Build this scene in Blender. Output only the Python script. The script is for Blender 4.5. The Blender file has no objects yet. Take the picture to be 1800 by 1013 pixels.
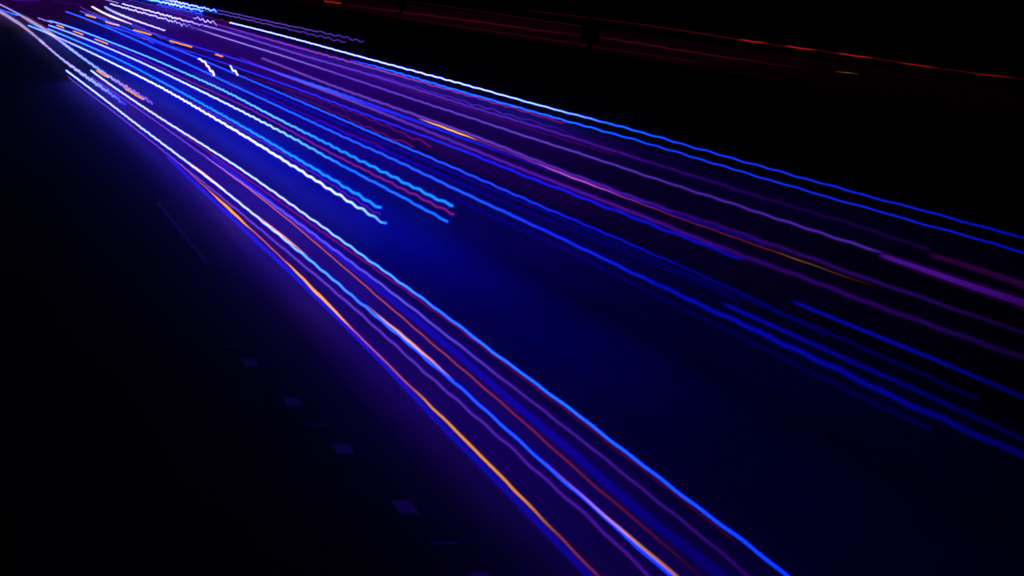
import bpy, bmesh, math, random
from mathutils import Vector, Matrix
random.seed(7)
sc = bpy.context.scene
col = sc.collection
# ------------------------------------------------------------------ camera
CAM_H = 9.2
PITCH = math.atan(606/2500); YAW = math.atan(998/math.hypot(2500, 606))
cd = bpy.data.cameras.new('camera'); cam = bpy.data.objects.new('camera', cd); col.objects.link(cam)
cam.location = (0, 0, CAM_H)
cam.rotation_euler = (math.pi/2-PITCH, 0, -YAW)
cd.sensor_width = 36; cd.lens = 50; cd.clip_end = 3000
cd.dof.use_dof = True; cd.dof.focus_distance = 100; cd.dof.aperture_fstop = 0.8
sc.camera = cam
# ------------------------------------------------------------------ night sky
w = bpy.data.worlds.new('World'); sc.world = w; w.use_nodes = True
nt = w.node_tree; bg = nt.nodes['Background']
sky = nt.nodes.new('ShaderNodeTexSky'); sky.sky_type = 'NISHITA'; sky.sun_disc = False
sky.sun_elevation = math.radians(-3); sky.sun_rotation = math.radians(200)
nt.links.new(sky.outputs[0], bg.inputs[0]); bg.inputs[1].default_value = 0.0015
# ------------------------------------------------------------------ exposure / sampling
sc.view_settings.view_transform = 'Standard'; sc.view_settings.look = 'None'
sc.view_settings.exposure = 0; sc.view_settings.gamma = 1; sc.view_settings.use_curve_mapping = False
sc.render.engine = 'CYCLES'
cy = sc.cycles
cy.use_denoising = True
try: cy.denoiser = 'OPENIMAGEDENOISE'
except Exception: pass
cy.max_bounces = 1; cy.diffuse_bounces = 1; cy.glossy_bounces = 1; cy.volume_bounces = 0
cy.caustics_reflective = False; cy.caustics_refractive = False
cy.sample_clamp_indirect = 4
cy.use_light_tree = True
cy.transparent_max_bounces = 96
cy.filter_width = 1.5

# ------------------------------------------------------------------ strip lights added for the wash of passing lamps on the road
def beam(name, x, width, y0, y1, colour, stops, z=.7):
    """Added fill light for the headlamp wash of a lane: a strip at lamp height that shines down; stops = (y, strength)."""
    L = bpy.data.lights.new(name, 'AREA'); L.shape = 'RECTANGLE'; L.size = width; L.size_y = y1-y0
    L.energy = math.pi*width*(y1-y0); L.color = (1, 1, 1); L.use_nodes = True
    n = L.node_tree; e = n.nodes['Emission']
    g = n.nodes.new('ShaderNodeNewGeometry'); sp = n.nodes.new('ShaderNodeSeparateXYZ')
    r = n.nodes.new('ShaderNodeValToRGB'); r.color_ramp.interpolation = 'EASE'
    n.links.new(g.outputs['Position'], sp.inputs[0])
    mr = n.nodes.new('ShaderNodeMapRange'); mr.inputs['From Min'].default_value = y0; mr.inputs['From Max'].default_value = y1
    n.links.new(sp.outputs['Y'], mr.inputs['Value']); n.links.new(mr.outputs[0], r.inputs['Fac'])
    top = max(s for _, s in stops); el = r.color_ramp.elements
    while len(el) < len(stops): el.new(.5)
    for q, (yy, s) in zip(el, sorted(stops)):
        q.position = (yy-y0)/(y1-y0); q.color = (s/top, s/top, s/top, 1)
    mx = n.nodes.new('ShaderNodeMix'); mx.data_type = 'RGBA'; mx.blend_type = 'MULTIPLY'; mx.inputs['Factor'].default_value = 1
    n.links.new(r.outputs['Color'], mx.inputs['A']); mx.inputs['B'].default_value = (*colour, 1)
    n.links.new(mx.outputs['Result'], e.inputs['Color']); e.inputs['Strength'].default_value = top
    o = bpy.data.objects.new(name, L); col.objects.link(o); o.location = (x, (y0+y1)/2, z)
    return o
beam('low_beam_fill', 13.2, 3.2, 12, 180, (.003, .0005, 1), [(12, .08), (22, .3), (32, 1.2), (44, 3.5), (60, 4.3), (140, 4.4), (180, 1)])
beam('low_beam_fill', 9.45, 3.0, 8, 110, (.07, .001, 1), [(8, .55), (17, 1.1), (28, 2.1), (50, 2.7), (95, 2.2), (110, .5)])
beam('low_beam_fill', 17.2, 3.4, 16, 190, (.025, .0005, 1), [(16, .06), (30, .3), (45, 1.2), (65, 2.6), (150, 3.2), (190, 1.2)])
beam('low_beam_fill', 21.6, 3.4, 25, 210, (.12, .001, 1), [(25, .03), (40, .22), (60, 1.0), (95, 1.7), (170, 1.6), (210, .8)])
beam('low_beam_fill', 26.8, 6, 30, 220, (.12, .001, 1), [(30, .02), (50, .2), (70, .8), (100, 1.7), (180, 1.7), (220, 1.2)])
beam('low_beam_fill', 15, 22, 165, 300, (.3, .004, 1), [(165, .02), (195, .35), (300, .5)])  # wide violet fill added to lift the dark far bend
beam('rear_lamp_fill', 60, 14, 60, 240, (1, .03, .3), [(60, .006), (110, .03), (180, .05), (240, .03)], .8)  # faint red strip added so the far road shows behind the posts

# ------------------------------------------------------------------ helpers
def link(name, me, parent=None, mat=None):
    o = bpy.data.objects.new(name, me); col.objects.link(o)
    if parent: o.parent = parent
    if mat: me.materials.append(mat)
    return o
def tag(o, label=None, cat=None, group=None, kind=None):
    if label: o['label'] = label
    if cat: o['category'] = cat
    if group: o['group'] = group
    if kind: o['kind'] = kind
    return o
def empty(name, loc):
    o = bpy.data.objects.new(name, None); col.objects.link(o); o.location = loc; return o
def mesh(name, verts, faces):
    me = bpy.data.meshes.new(name); me.from_pydata([tuple(v) for v in verts], [], faces); me.update(); return me
def box_bm(bm, c, s, bev=0):
    r = bmesh.ops.create_cube(bm, size=1, matrix=Matrix.Translation(c) @ Matrix.Diagonal((*s, 1)))
    if bev:
        e = list({e for v in r['verts'] for e in v.link_edges})
        bmesh.ops.bevel(bm, geom=e, offset=bev, segments=2, affect='EDGES')
def cyl_bm(bm, a, b, r0, r1, n=14):
    a = Vector(a); b = Vector(b); d = b-a
    m = Matrix.Translation((a+b)/2) @ d.to_track_quat('Z', 'Y').to_matrix().to_4x4()
    bmesh.ops.create_cone(bm, cap_ends=True, segments=n, radius1=r0, radius2=r1, depth=d.length, matrix=m)
def from_bm(name, bm, mat, parent=None):
    me = bpy.data.meshes.new(name); bm.to_mesh(me); bm.free(); return link(name, me, parent, mat)
def material(name, base, rough, noise=0.0, scale=4.0, bump=0.0, bscale=60.0, spec=0.5, dark=None):
    m = bpy.data.materials.new(name); m.use_nodes = True
    t = m.node_tree; p = t.nodes['Principled BSDF']
    p.inputs['Roughness'].default_value = rough; p.inputs['Specular IOR Level'].default_value = spec
    p.inputs['Base Color'].default_value = (*base, 1)
    tc = t.nodes.new('ShaderNodeTexCoord')
    if noise:
        n = t.nodes.new('ShaderNodeTexNoise'); n.inputs['Scale'].default_value = scale; n.inputs['Detail'].default_value = 6
        t.links.new(tc.outputs['Object'], n.inputs['Vector'])
        r = t.nodes.new('ShaderNodeValToRGB'); d = dark or tuple(c*(1-noise) for c in base)
        r.color_ramp.elements[0].position = .3; r.color_ramp.elements[0].color = (*d, 1)
        r.color_ramp.elements[1].position = .7; r.color_ramp.elements[1].color = (*[min(1, c*(1+noise)) for c in base], 1)
        t.links.new(n.outputs['Fac'], r.inputs['Fac']); t.links.new(r.outputs['Color'], p.inputs['Base Color'])
    if bump:
        n2 = t.nodes.new('ShaderNodeTexNoise'); n2.inputs['Scale'].default_value = bscale; n2.inputs['Detail'].default_value = 4
        t.links.new(tc.outputs['Object'], n2.inputs['Vector'])
        b = t.nodes.new('ShaderNodeBump'); b.inputs['Strength'].default_value = bump; b.inputs['Distance'].default_value = .01
        t.links.new(n2.outputs['Fac'], b.inputs['Height']); t.links.new(b.outputs['Normal'], p.inputs['Normal'])
    return m
M_ASPH = material('asphalt', (.015, .015, .0155), .75, .22, .35, .35, 40, .2)
def wheel_wear(m, lo=.62, hi=1.5):
    t = m.node_tree; p = t.nodes['Principled BSDF']; src = p.inputs['Base Color'].links[0].from_socket
    tc = t.nodes.new('ShaderNodeTexCoord'); mp = t.nodes.new('ShaderNodeMapping'); mp.inputs['Scale'].default_value = (1.3, .035, 1)
    n = t.nodes.new('ShaderNodeTexNoise'); n.inputs['Scale'].default_value = 1; n.inputs['Detail'].default_value = 5
    t.links.new(tc.outputs['Object'], mp.inputs[0]); t.links.new(mp.outputs[0], n.inputs['Vector'])
    r = t.nodes.new('ShaderNodeValToRGB'); r.color_ramp.elements[0].position = .35; r.color_ramp.elements[1].position = .68
    r.color_ramp.elements[0].color = (lo, lo, lo, 1); r.color_ramp.elements[1].color = (hi, hi, hi, 1)
    t.links.new(n.outputs['Fac'], r.inputs['Fac'])
    x = t.nodes.new('ShaderNodeMix'); x.data_type = 'RGBA'; x.blend_type = 'MULTIPLY'; x.inputs['Factor'].default_value = 1
    t.links.new(src, x.inputs['A']); t.links.new(r.outputs['Color'], x.inputs['B']); t.links.new(x.outputs['Result'], p.inputs['Base Color'])
wheel_wear(M_ASPH)
M_SHLD = material('old_asphalt', (.014, .014, .0145), .8, .3, .5, .4, 40, .25)
M_GRASS = material('dark_grass_soil', (.016, .02, .012), .95, .5, 1.5, .8, 12, .05)
M_PAINT = material('worn_road_paint', (.36, .36, .35), .7, .35, 5, .2, 60)
M_WORN = material('nearly_worn_paint', (.04, .04, .04), .75, .3, 5, .2, 60, .2)
M_STUD = material('stud_plastic', (.12, .12, .12), .5)
M_STEEL = material('weathered_dark_steel', (.008, .008, .008), .8, .3, 8, .15, 30, .05)

# ------------------------------------------------------------------ the ground and the carriageways
def strip(name, x0, x1, y0, y1, z, mat, nx=2, ny=40, thick=0):
    vs = []; fs = []
    for j in range(ny+1):
        for i in range(nx+1):
            vs.append((x0+(x1-x0)*i/nx, y0+(y1-y0)*j/ny, z))
    for j in range(ny):
        for i in range(nx):
            a = j*(nx+1)+i; fs.append((a, a+1, a+nx+2, a+nx+1))
    if thick:
        n = len(vs)
        for (x, y) in ((x0, y0), (x1, y0), (x1, y1), (x0, y1)): vs.append((x, y, z-thick))
        c = (0, nx, ny*(nx+1)+nx, ny*(nx+1))
        for k in range(4): fs.append((c[(k+1) % 4], c[k], n+k, n+(k+1) % 4))
    o = link(name, mesh(name, vs, fs), None, mat); tag(o, kind='structure'); return o
ground = strip('ground', -700, 900, -200, 1400, -.03, M_GRASS, 10, 10)
shoulder = strip('road_shoulder', -14, 7.2, -30, 420, -.004, M_SHLD, 4, 60, .2)
road = strip('road', 7.2, 31.2, -30, 420, 0, M_ASPH, 6, 60, .2)
far_road = strip('far_road', 52, 76, -30, 420, 0, M_ASPH, 6, 60, .2)

# painted marks, children of the carriageway they lie on
def dash_mesh(wd, ln, skew=0.0):
    h = .004; vs = []
    n = 3
    for k in range(n+1):
        y = -ln/2+ln*k/n
        jx = .012*math.sin(7*k)
        vs += [(-wd/2+jx, y+skew*-wd/2, h), (wd/2+jx, y+skew*wd/2, h)]
    fs = [(2*k, 2*k+1, 2*k+3, 2*k+2) for k in range(n)]
    b = len(vs); vs += [(v[0], v[1], 0) for v in vs]
    rim = [0]+[2*k for k in range(1, n+1)]+[2*k+1 for k in range(n, -1, -1)]
    for i in range(len(rim)):
        a, c = rim[i], rim[(i+1) % len(rim)]; fs.append((a, c, c+b, a+b))
    return mesh('dash', vs, fs)
DASH_S = dash_mesh(.3, .62, -.38); DASH_S.materials.append(M_PAINT)
# short square dashes of the merge taper, about three metres apart
TICK = dash_mesh(.42, .07, -.3); TICK.materials.append(M_PAINT)
for k in range(5):
    y = 18.35+3.13*k
    o = link('merge_dash', DASH_S, shoulder); o.location = (6.4-.083*(y-21.44), y, -.003)
    if k % 2 == 0:
        o = link('merge_tick', TICK, shoulder); o.location = (6.4-.083*(y+1.5-21.44), y+1.5, -.003)
DASH_L = dash_mesh(.15, 11); DASH_L.materials.append(material('thin_edge_paint', (.13, .13, .13), .75, .5, 1.2, .2, 60, .2))
o = link('edge_line', DASH_L, shoulder); o.location = (6.45, 46.9, -.003)
DASH_M = dash_mesh(.15, 3.2); DASH_M.materials.append(M_WORN)
for yy in (29.4, 41.3, 53.4, 65.3, 77.3, 17.5):
    o = link('lane_dash', DASH_M, road); o.location = (15.04, yy, .001)
# low road studs between the dashes
def stud_mesh():
    bm = bmesh.new(); box_bm(bm, (0, 0, .012), (.13, .1, .024), .008)
    me = bpy.data.meshes.new('stud'); bm.to_mesh(me); bm.free(); return me
STUD = stud_mesh(); STUD.materials.append(M_STUD)
for yy in (20.4, 24.4, 36.4, 48.4, 60.4):
    o = link('road_stud', STUD, road); o.location = (15.04, yy, 0)

# ------------------------------------------------------------------ dark posts between the carriageways
def sign_post(label, x, y, h, face):
    root = empty('sign_post', (x, y, -.03)); root.rotation_euler.z = face
    bm = bmesh.new(); cyl_bm(bm, (0, 0, .02), (0, 0, h), .2, .17, 18); from_bm('pole', bm, M_STEEL, root)
    bm = bmesh.new(); box_bm(bm, (0, 0, .03), (.62, .62, .06), .01); from_bm('base_plate', bm, M_STEEL, root)
    bm = bmesh.new(); box_bm(bm, (0, -.28, h*.62), (1.42, .08, h*.5), .02); from_bm('board', bm, M_STEEL, root)
    for k in (-1, 1):
        bm = bmesh.new(); box_bm(bm, (0, -.21, h*.62+k*h*.15), (1.2, .06, .08), .008); from_bm('bracket', bm, M_STEEL, root)
    bm = bmesh.new(); cyl_bm(bm, (0, 0, h), (0, 0, h+.05), .2, .14, 18); from_bm('cap', bm, M_STEEL, root)
    tag(root, label, 'sign post', 'dark posts between the carriageways')
sign_post('large black sign post standing before the red trails', 48.6, 107.6, 3.5, -.42)
sign_post('small black sign post near the top edge, farther off', 53.2, 176, 3.3, -.3)

# ------------------------------------------------------------------ the light trails, in metres on the lamps' planes above the road
# each point: x, y, radius, red, green, blue light
TRAILS = [
 ('headlight_trail', "long white to bright blue trail, left one of the nearest lane's brightest pair", 'headlight trails of the nearest lane', 0.66, 0.014, 1.4, [
  (7.11,103.24,.0409,.8,1.15,22), (7.29,97.03,.039,.8,1.15,22), (7.46,90.88,.0372,.8,1.15,22), (7.67,82.81,.0348,.8,1.15,22), (7.82,76.56,.033,.8,1.15,22), (7.92,72.48,.0317,.8,1.15,22), (8.04,68.12,.0305,.8,1.15,22), (8.16,63.97,.0292,.8,1.15,22), (8.33,58.09,.0275,.8,1.15,22), (8.43,54.48,.0264,.8,1.15,22), (8.51,50.98,.0254,.8,1.15,22), (8.54,49.65,.025,.8,1.15,22), (8.55,48.66,.0245,.8,1.15,22), (8.59,46.58,.0235,.8,1.15,22), (8.61,44.98,.0227,.8,1.15,22), (8.63,43.3,.0219,.8,1.15,22), (8.64,42.74,.0216,.732,1.11,21.6), (8.66,41.21,.021,.5377,.9957,20.4571), (8.68,39.22,.0203,.2657,.8357,18.8571), (8.7,38.22,.0199,.12,.75,18), (8.71,37.45,.0195,.1085,.7009,17.5636), (8.72,35.72,.0188,.0818,.5864,16.5455), (8.73,34,.018,.0532,.4636,15.4545), (8.73,32.31,.0173,.0226,.3327,14.2909), (8.73,31.91,.0171,.015,.3,14), (8.74,30.72,.0165,.0129,.275,13.6154), (8.75,29.6,.016,.0108,.25,13.2308), (8.75,29.09,.0158,.0098,.238,13.0462), (8.75,27.28,.015,.0059,.193,12.3538), (8.76,26.42,.0147,.004,.17,12), (8.76,25.71,.0143,.004,.17,12), (8.75,24.03,.0136,.004,.17,12), (8.72,22.48,.0128,.004,.17,12), (8.7,20.97,.0121,.004,.17,12), (8.69,19.86,.0116,.004,.17,12), (8.69,19.6,.0115,.0039,.1651,11.691), (8.68,18.35,.0111,.0032,.1399,10.118), (8.66,17.25,.0107,.0026,.1152,8.573), (8.66,16.25,.0103,.002,.09,7), (8.6,6.25,.0103,.002,.09,7)]),
 ('headlight_trail', 'long white to azure trail, rightmost line of the nearest lane', 'headlight trails of the nearest lane', 0.66, 0.014, 1.4, [
  (8.7,102.78,.0409,.8,1.15,22), (8.78,97.66,.0393,.8,1.15,22), (8.9,91.15,.0373,.8,1.15,22), (9.02,86.05,.0357,.8,1.15,22), (9.15,80.92,.0342,.8,1.15,22), (9.3,75.69,.0326,.8,1.15,22), (9.44,71.45,.0313,.8,1.15,22), (9.6,66.98,.03,.8,1.15,22), (9.76,62.66,.0287,.8,1.15,22), (9.9,58.54,.0275,.8,1.15,22), (9.94,57.43,.0272,.8,1.15,22), (10.01,54.76,.026,.8,1.15,22), (10.07,51.56,.0247,.8,1.15,22), (10.11,48.78,.0235,.8,1.15,22), (10.14,45.99,.0223,.8,1.15,22), (10.14,45.59,.0222,.7717,1.1333,21.8333), (10.17,43.7,.0215,.63,1.05,21), (10.2,41.13,.0206,.4203,.9267,19.7667), (10.22,38.73,.0197,.205,.8,18.5), (10.23,37.84,.0194,.12,.75,18), (10.23,37.44,.0192,.1147,.7275,17.8), (10.25,35.91,.0186,.0938,.6375,17), (10.26,34.64,.0182,.075,.5571,16.2857), (10.27,33.68,.0178,.06,.4929,15.7143), (10.28,31.76,.0171,.0285,.3579,14.5143), (10.28,30.97,.0168,.015,.3,14), (10.28,30.13,.0164,.015,.3,14), (10.26,28.47,.0157,.015,.3,14), (10.25,26.86,.0149,.015,.3,14), (10.26,25.29,.0142,.015,.3,14), (10.26,23.83,.0136,.015,.3,14), (10.26,23.47,.0134,.015,.3,14), (10.24,22.06,.0128,.0121,.2656,13.47), (10.22,20.43,.0121,.0083,.2207,12.78), (10.2,19.22,.0116,.0052,.1843,12.22), (10.2,18.78,.0114,.004,.17,12), (10.2,18.17,.0112,.0036,.1556,11.0984), (10.2,17.18,.0109,.003,.1311,9.5683), (10.18,16.26,.0105,.0024,.107,8.0656), (10.16,15.63,.0103,.002,.09,7), (9.89,5.64,.0103,.002,.09,7)]),
 ('headlight_trail', "thin purple trail just left of the nearest lane's left white trail", 'headlight trails of the nearest lane', 0.5, 0.016, 1.5, [
  (6.98,100.18,.0334,.098,.043,.44), (7.24,90.43,.0323,.098,.043,.44), (7.44,83.76,.0316,.098,.043,.44), (7.65,76.92,.0309,.098,.043,.44), (7.86,69.33,.0301,.098,.043,.44), (7.99,64.62,.0295,.098,.043,.44), (8.08,60.87,.0291,.098,.043,.44), (8.19,56.5,.0286,.098,.043,.44), (8.28,52.98,.0282,.098,.043,.44), (8.35,49.78,.0278,.098,.043,.44), (8.4,47.33,.0275,.098,.043,.44), (8.43,45.06,.0272,.098,.043,.44), (8.47,42.82,.0269,.098,.043,.44), (8.51,40.34,.0266,.098,.043,.44), (8.54,38.5,.0259,.098,.043,.44), (8.58,36.3,.0251,.098,.043,.44), (8.6,34.11,.0243,.098,.043,.44), (8.61,32.14,.0236,.0931,.0393,.4215), (8.6,29.7,.0226,.0864,.0343,.3965), (8.59,27.83,.0219,.0807,.03,.375), (8.59,26.12,.0213,.0747,.0255,.3525), (8.61,24.44,.0207,.068,.0205,.3275), (8.61,22.91,.0201,.0613,.0155,.3025), (8.61,22.19,.0198,.058,.013,.29), (8.6,21.5,.0196,.0577,.0122,.2828), (8.6,20.72,.0193,.0573,.0112,.2741), (8.6,19.38,.0188,.0566,.0093,.2579), (8.58,18.15,.0183,.0559,.0075,.2417), (8.54,16.63,.0177,.055,.005,.22), (8.35,6.63,.0177,.055,.005,.22)]),
 ('indicator_trail', 'amber trail pulsing bright and dim, leftmost thin line of the nearest lane', 'flashing indicator trails', 0.42, 0.006, 2, [
  (8.22,58.93,.0149,.28,.016,.03), (8.23,56.73,.0154,.406,.0442,.039), (8.24,54.03,.016,.574,.0818,.051), (8.25,52.16,.0164,.7,.11,.06), (8.25,51.55,.0165,.925,.2075,.0488), (8.25,49.81,.0281,1.6,.5,.015), (8.26,49.25,.0317,1.6,.5,.015), (8.26,47.63,.0424,1.6,.5,.015), (8.26,46.91,.0374,1.6,.5,.015), (8.26,45.62,.0285,1.6,.5,.015), (8.26,44.48,.0206,1.06,.266,.042), (8.26,44.21,.0187,.925,.2075,.0487), (8.27,43.76,.0186,.7,.11,.06), (8.27,42.27,.018,.7,.11,.06), (8.27,40.22,.0172,.7,.11,.06), (8.26,39.21,.0168,.7,.11,.06), (8.26,38.82,.0185,.925,.2075,.0488), (8.25,37.7,.0234,1.6,.5,.015), (8.24,36.82,.0271,1.6,.5,.015), (8.2,34.89,.0351,1.6,.5,.015), (8.2,34.75,.0343,1.6,.5,.015), (8.17,33,.024,1.6,.5,.015), (8.16,32.7,.0222,1.6,.5,.015), (8.15,31.73,.0165,1.09,.279,.0405), (8.14,31.3,.0138,.85,.175,.0525), (8.14,31.03,.0138,.7,.11,.06), (8.13,30.51,.0137,.7,.11,.06), (8.12,29.42,.0135,.7,.11,.06), (8.1,27.69,.0132,.7,.11,.06), (8.09,26.84,.013,.7,.11,.06), (8.09,26.64,.013,.7,.11,.06), (8.09,26.44,.0134,.7,.11,.06), (8.09,25.49,.0155,.9917,.3183,.0267), (8.08,25.3,.0159,1.05,.36,.02), (8.08,24.41,.0178,1.05,.36,.02), (8.06,23.21,.0203,1.05,.36,.02), (8.06,23.05,.0206,1.05,.36,.02), (8.04,22.1,.019,1.05,.36,.02), (8.02,20.8,.0168,1.05,.36,.02), (8.01,20.66,.0166,1.05,.36,.02), (8,20.12,.0148,1.05,.36,.02), (8,19.9,.0141,.9713,.32,.024), (7.97,18.87,.0106,.5682,.115,.0445), (7.97,18.85,.0105,.5583,.11,.045), (7.97,18.61,.0106,.46,.06,.05), (7.95,17.91,.011,.3814,.0408,.0413), (7.94,17.08,.0114,.28,.016,.03), (7.8,7.08,.0114,.28,.016,.03)]),
 ('headlight_trail', 'wide soft blue band along the left edge of the nearest lane', 'headlight trails of the nearest lane', 0.38, 0.0, 1.3, [
  (8.07,61.17,.0578,.001,.006,.42), (8.06,56.4,.0576,.001,.006,.42), (8.07,50.51,.0574,.001,.006,.42), (8.08,45.94,.0573,.001,.006,.42), (8.09,42.45,.0572,.001,.006,.42), (8.12,38.55,.0573,.001,.006,.42), (8.12,35.18,.0558,.001,.006,.42), (8.11,32.22,.0545,.001,.0052,.39), (8.08,29.6,.0532,.001,.0044,.36), (8.03,27.23,.0519,.001,.0036,.33), (7.97,25.14,.0508,.001,.0028,.3), (7.94,23.36,.0499,.001,.002,.27), (7.93,21.8,.0497,.0009,.0017,.2533), (7.91,20.38,.0494,.0008,.0014,.2365), (7.88,18.96,.0491,.0007,.001,.2181), (7.86,17.14,.0488,.0005,.0005,.19), (7.73,7.14,.0488,.0005,.0005,.19)]),
 ('headlight_trail', "dark red hairline hugging the left side of the nearest lane's right azure trail", 'headlight trails of the nearest lane', 0.55, 0.012, 1.5, [
  (8.66,100.35,.0215,.1,.006,.16), (9.04,86.3,.022,.1245,.0036,.1111), (9.25,79.28,.0223,.14,.002,.08), (9.35,76.05,.0224,.14,.002,.08), (9.56,68.01,.0227,.14,.002,.08), (9.68,62.98,.0228,.14,.002,.08), (9.83,56.85,.023,.14,.002,.08), (9.94,51.68,.0231,.14,.002,.08), (10.02,47.2,.0232,.14,.002,.08), (10.08,43.35,.0224,.14,.002,.08), (10.15,40.07,.0218,.14,.002,.08), (10.21,37.47,.0213,.128,.0019,.0733), (10.26,34.65,.0208,.1133,.0017,.065), (10.3,32.35,.0203,.1,.0015,.0575), (10.32,30.26,.0199,.0867,.0013,.05), (10.31,28.32,.0195,.0733,.0012,.0425), (10.29,26.53,.0191,.06,.001,.035), (10.29,24.6,.0186,.0539,.0009,.032), (10.29,22.88,.0183,.0478,.0009,.0289), (10.26,21.06,.0179,.0408,.0008,.0254), (10.25,18.78,.0173,.0302,.0007,.0201), (10.22,17.21,.017,.022,.0006,.016)]),
 ('headlight_trail', 'purple trail inside the nearest lane, between the red hairline and the blue band', 'headlight trails of the nearest lane', 0.5, 0.014, 1.5, [
  (8.39,99.49,.0334,.098,.043,.44), (8.66,91.17,.033,.098,.043,.44), (8.9,82.79,.0326,.098,.043,.44), (9.1,75.27,.0321,.098,.043,.44), (9.25,69.16,.0317,.098,.043,.44), (9.35,64.85,.0314,.098,.043,.44), (9.36,64.13,.0314,.098,.043,.44), (9.44,60.73,.0311,.0984,.0497,.5046), (9.51,57.64,.0309,.0988,.0563,.5692), (9.59,54.31,.0307,.0993,.0643,.6467), (9.65,51.61,.0305,.0998,.0715,.7164), (9.68,50.38,.0304,.1,.075,.75), (9.71,49.3,.0303,.1,.075,.75), (9.77,46.09,.0301,.1,.075,.75), (9.82,43.25,.029,.1,.075,.75), (9.85,40.6,.0279,.1,.075,.75), (9.88,38.26,.0269,.1,.075,.75), (9.91,36.11,.026,.1,.075,.75), (9.93,34.2,.0253,.1,.075,.75), (9.93,33.56,.025,.1,.075,.75), (9.94,32.36,.0245,.0948,.0673,.6925), (9.93,30.69,.0238,.087,.0558,.6074), (9.93,29.23,.0232,.0796,.0449,.5269), (9.93,27.26,.0224,.0685,.0285,.405), (9.93,25.6,.0217,.058,.013,.29), (9.94,24.11,.0211,.0534,.0116,.2666), (9.94,22.73,.0205,.0489,.0101,.2432), (9.93,21.04,.0198,.0428,.0082,.2119), (9.92,19.8,.0193,.0378,.0066,.1862), (9.9,18.64,.0188,.0327,.005,.16), (9.89,17.59,.0183,.0277,.0034,.1343), (9.85,16.12,.0177,.02,.001,.095), (9.65,6.12,.0177,.02,.001,.095)]),
 ('indicator_trail', 'thin red-orange trail down the centre of the nearest lane', 'flashing indicator trails', 0.42, 0.008, 1.8, [
  (9.52,60.22,.0211,.17,.008,.17), (9.58,58.06,.0209,.3345,.0397,.1359), (9.61,56.32,.0207,.4716,.066,.1074), (9.66,53.55,.0204,.7,.11,.06), (9.67,53.02,.0204,.6957,.1091,.0598), (9.69,50.44,.0201,.6743,.1046,.0589), (9.7,48.04,.0198,.6529,.1002,.058), (9.7,45.78,.0195,.6314,.0957,.0571), (9.7,44.74,.0193,.6211,.0936,.0567), (9.67,41.66,.0186,.5886,.0868,.0554), (9.64,39.42,.0181,.5629,.0814,.0543), (9.61,37.25,.0176,.5354,.0757,.0531), (9.58,35.21,.0172,.5071,.0698,.052), (9.55,33.53,.0168,.4814,.0645,.0509), (9.54,32.24,.0165,.46,.06,.05), (9.53,31.64,.0164,.4492,.0574,.0488), (9.51,30.24,.0161,.4222,.0508,.0458), (9.49,29.02,.0158,.397,.0446,.043), (9.48,28.01,.0156,.3745,.0391,.0405), (9.46,26.14,.0152,.3295,.0281,.0355), (9.43,24.3,.0148,.28,.016,.03), (9.39,22.77,.0144,.245,.0135,.0275), (9.37,21.83,.0142,.2219,.0118,.0258), (9.33,20.4,.0139,.1827,.009,.0231), (9.32,19.16,.0136,.1442,.0063,.0203), (9.32,19.03,.0136,.14,.006,.02), (9.32,18.03,.0134,.0939,.0039,.0184), (9.29,16.56,.013,.022,.0006,.016), (9.15,6.57,.013,.022,.0006,.016)]),
 ('headlight_trail', 'broad dim blue band through the middle of the nearest lane', 'headlight trails of the nearest lane', 0.38, 0, 1.3, [
  (9.85,60.77,.0484,.001,.006,.42), (9.88,55.72,.0559,.001,.006,.42), (9.9,51.49,.062,.001,.006,.42), (9.9,46.7,.0688,.001,.005,.3825), (9.91,42.64,.0706,.001,.004,.345), (9.9,40.79,.0713,.001,.0035,.3263), (9.87,38.26,.0722,.001,.0028,.2985), (9.85,35.92,.073,.001,.002,.27), (9.84,33.24,.074,.0009,.0017,.254), (9.82,30.88,.0732,.0008,.0014,.238), (9.79,28.71,.0722,.0007,.0011,.222), (9.75,27.23,.0715,.0006,.0009,.2102), (9.72,25.85,.0708,.0006,.0006,.198), (9.7,25.01,.0705,.0005,.0005,.19), (9.69,24.22,.0701,.0004,.0004,.1825), (9.67,22.77,.0695,.0003,.0003,.1675), (9.66,22.08,.0692,.0003,.0003,.16), (9.64,21.4,.0695,.0002,.0002,.1525), (9.6,20.33,.0698,.0001,.0001,.1399), (9.58,19.56,.0701,0,0,.13), (9.57,19.1,.0703,0,0,.1232), (9.59,18.03,.0711,0,0,.1058), (9.62,16.61,.0721,0,0,.08), (9.8,6.61,.0721,0,0,.08)]),
 ('indicator_trail', 'peach-orange glints along the right side of the left white trail', 'flashing indicator trails', 0.68, 0.004, 1.3, [
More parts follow.
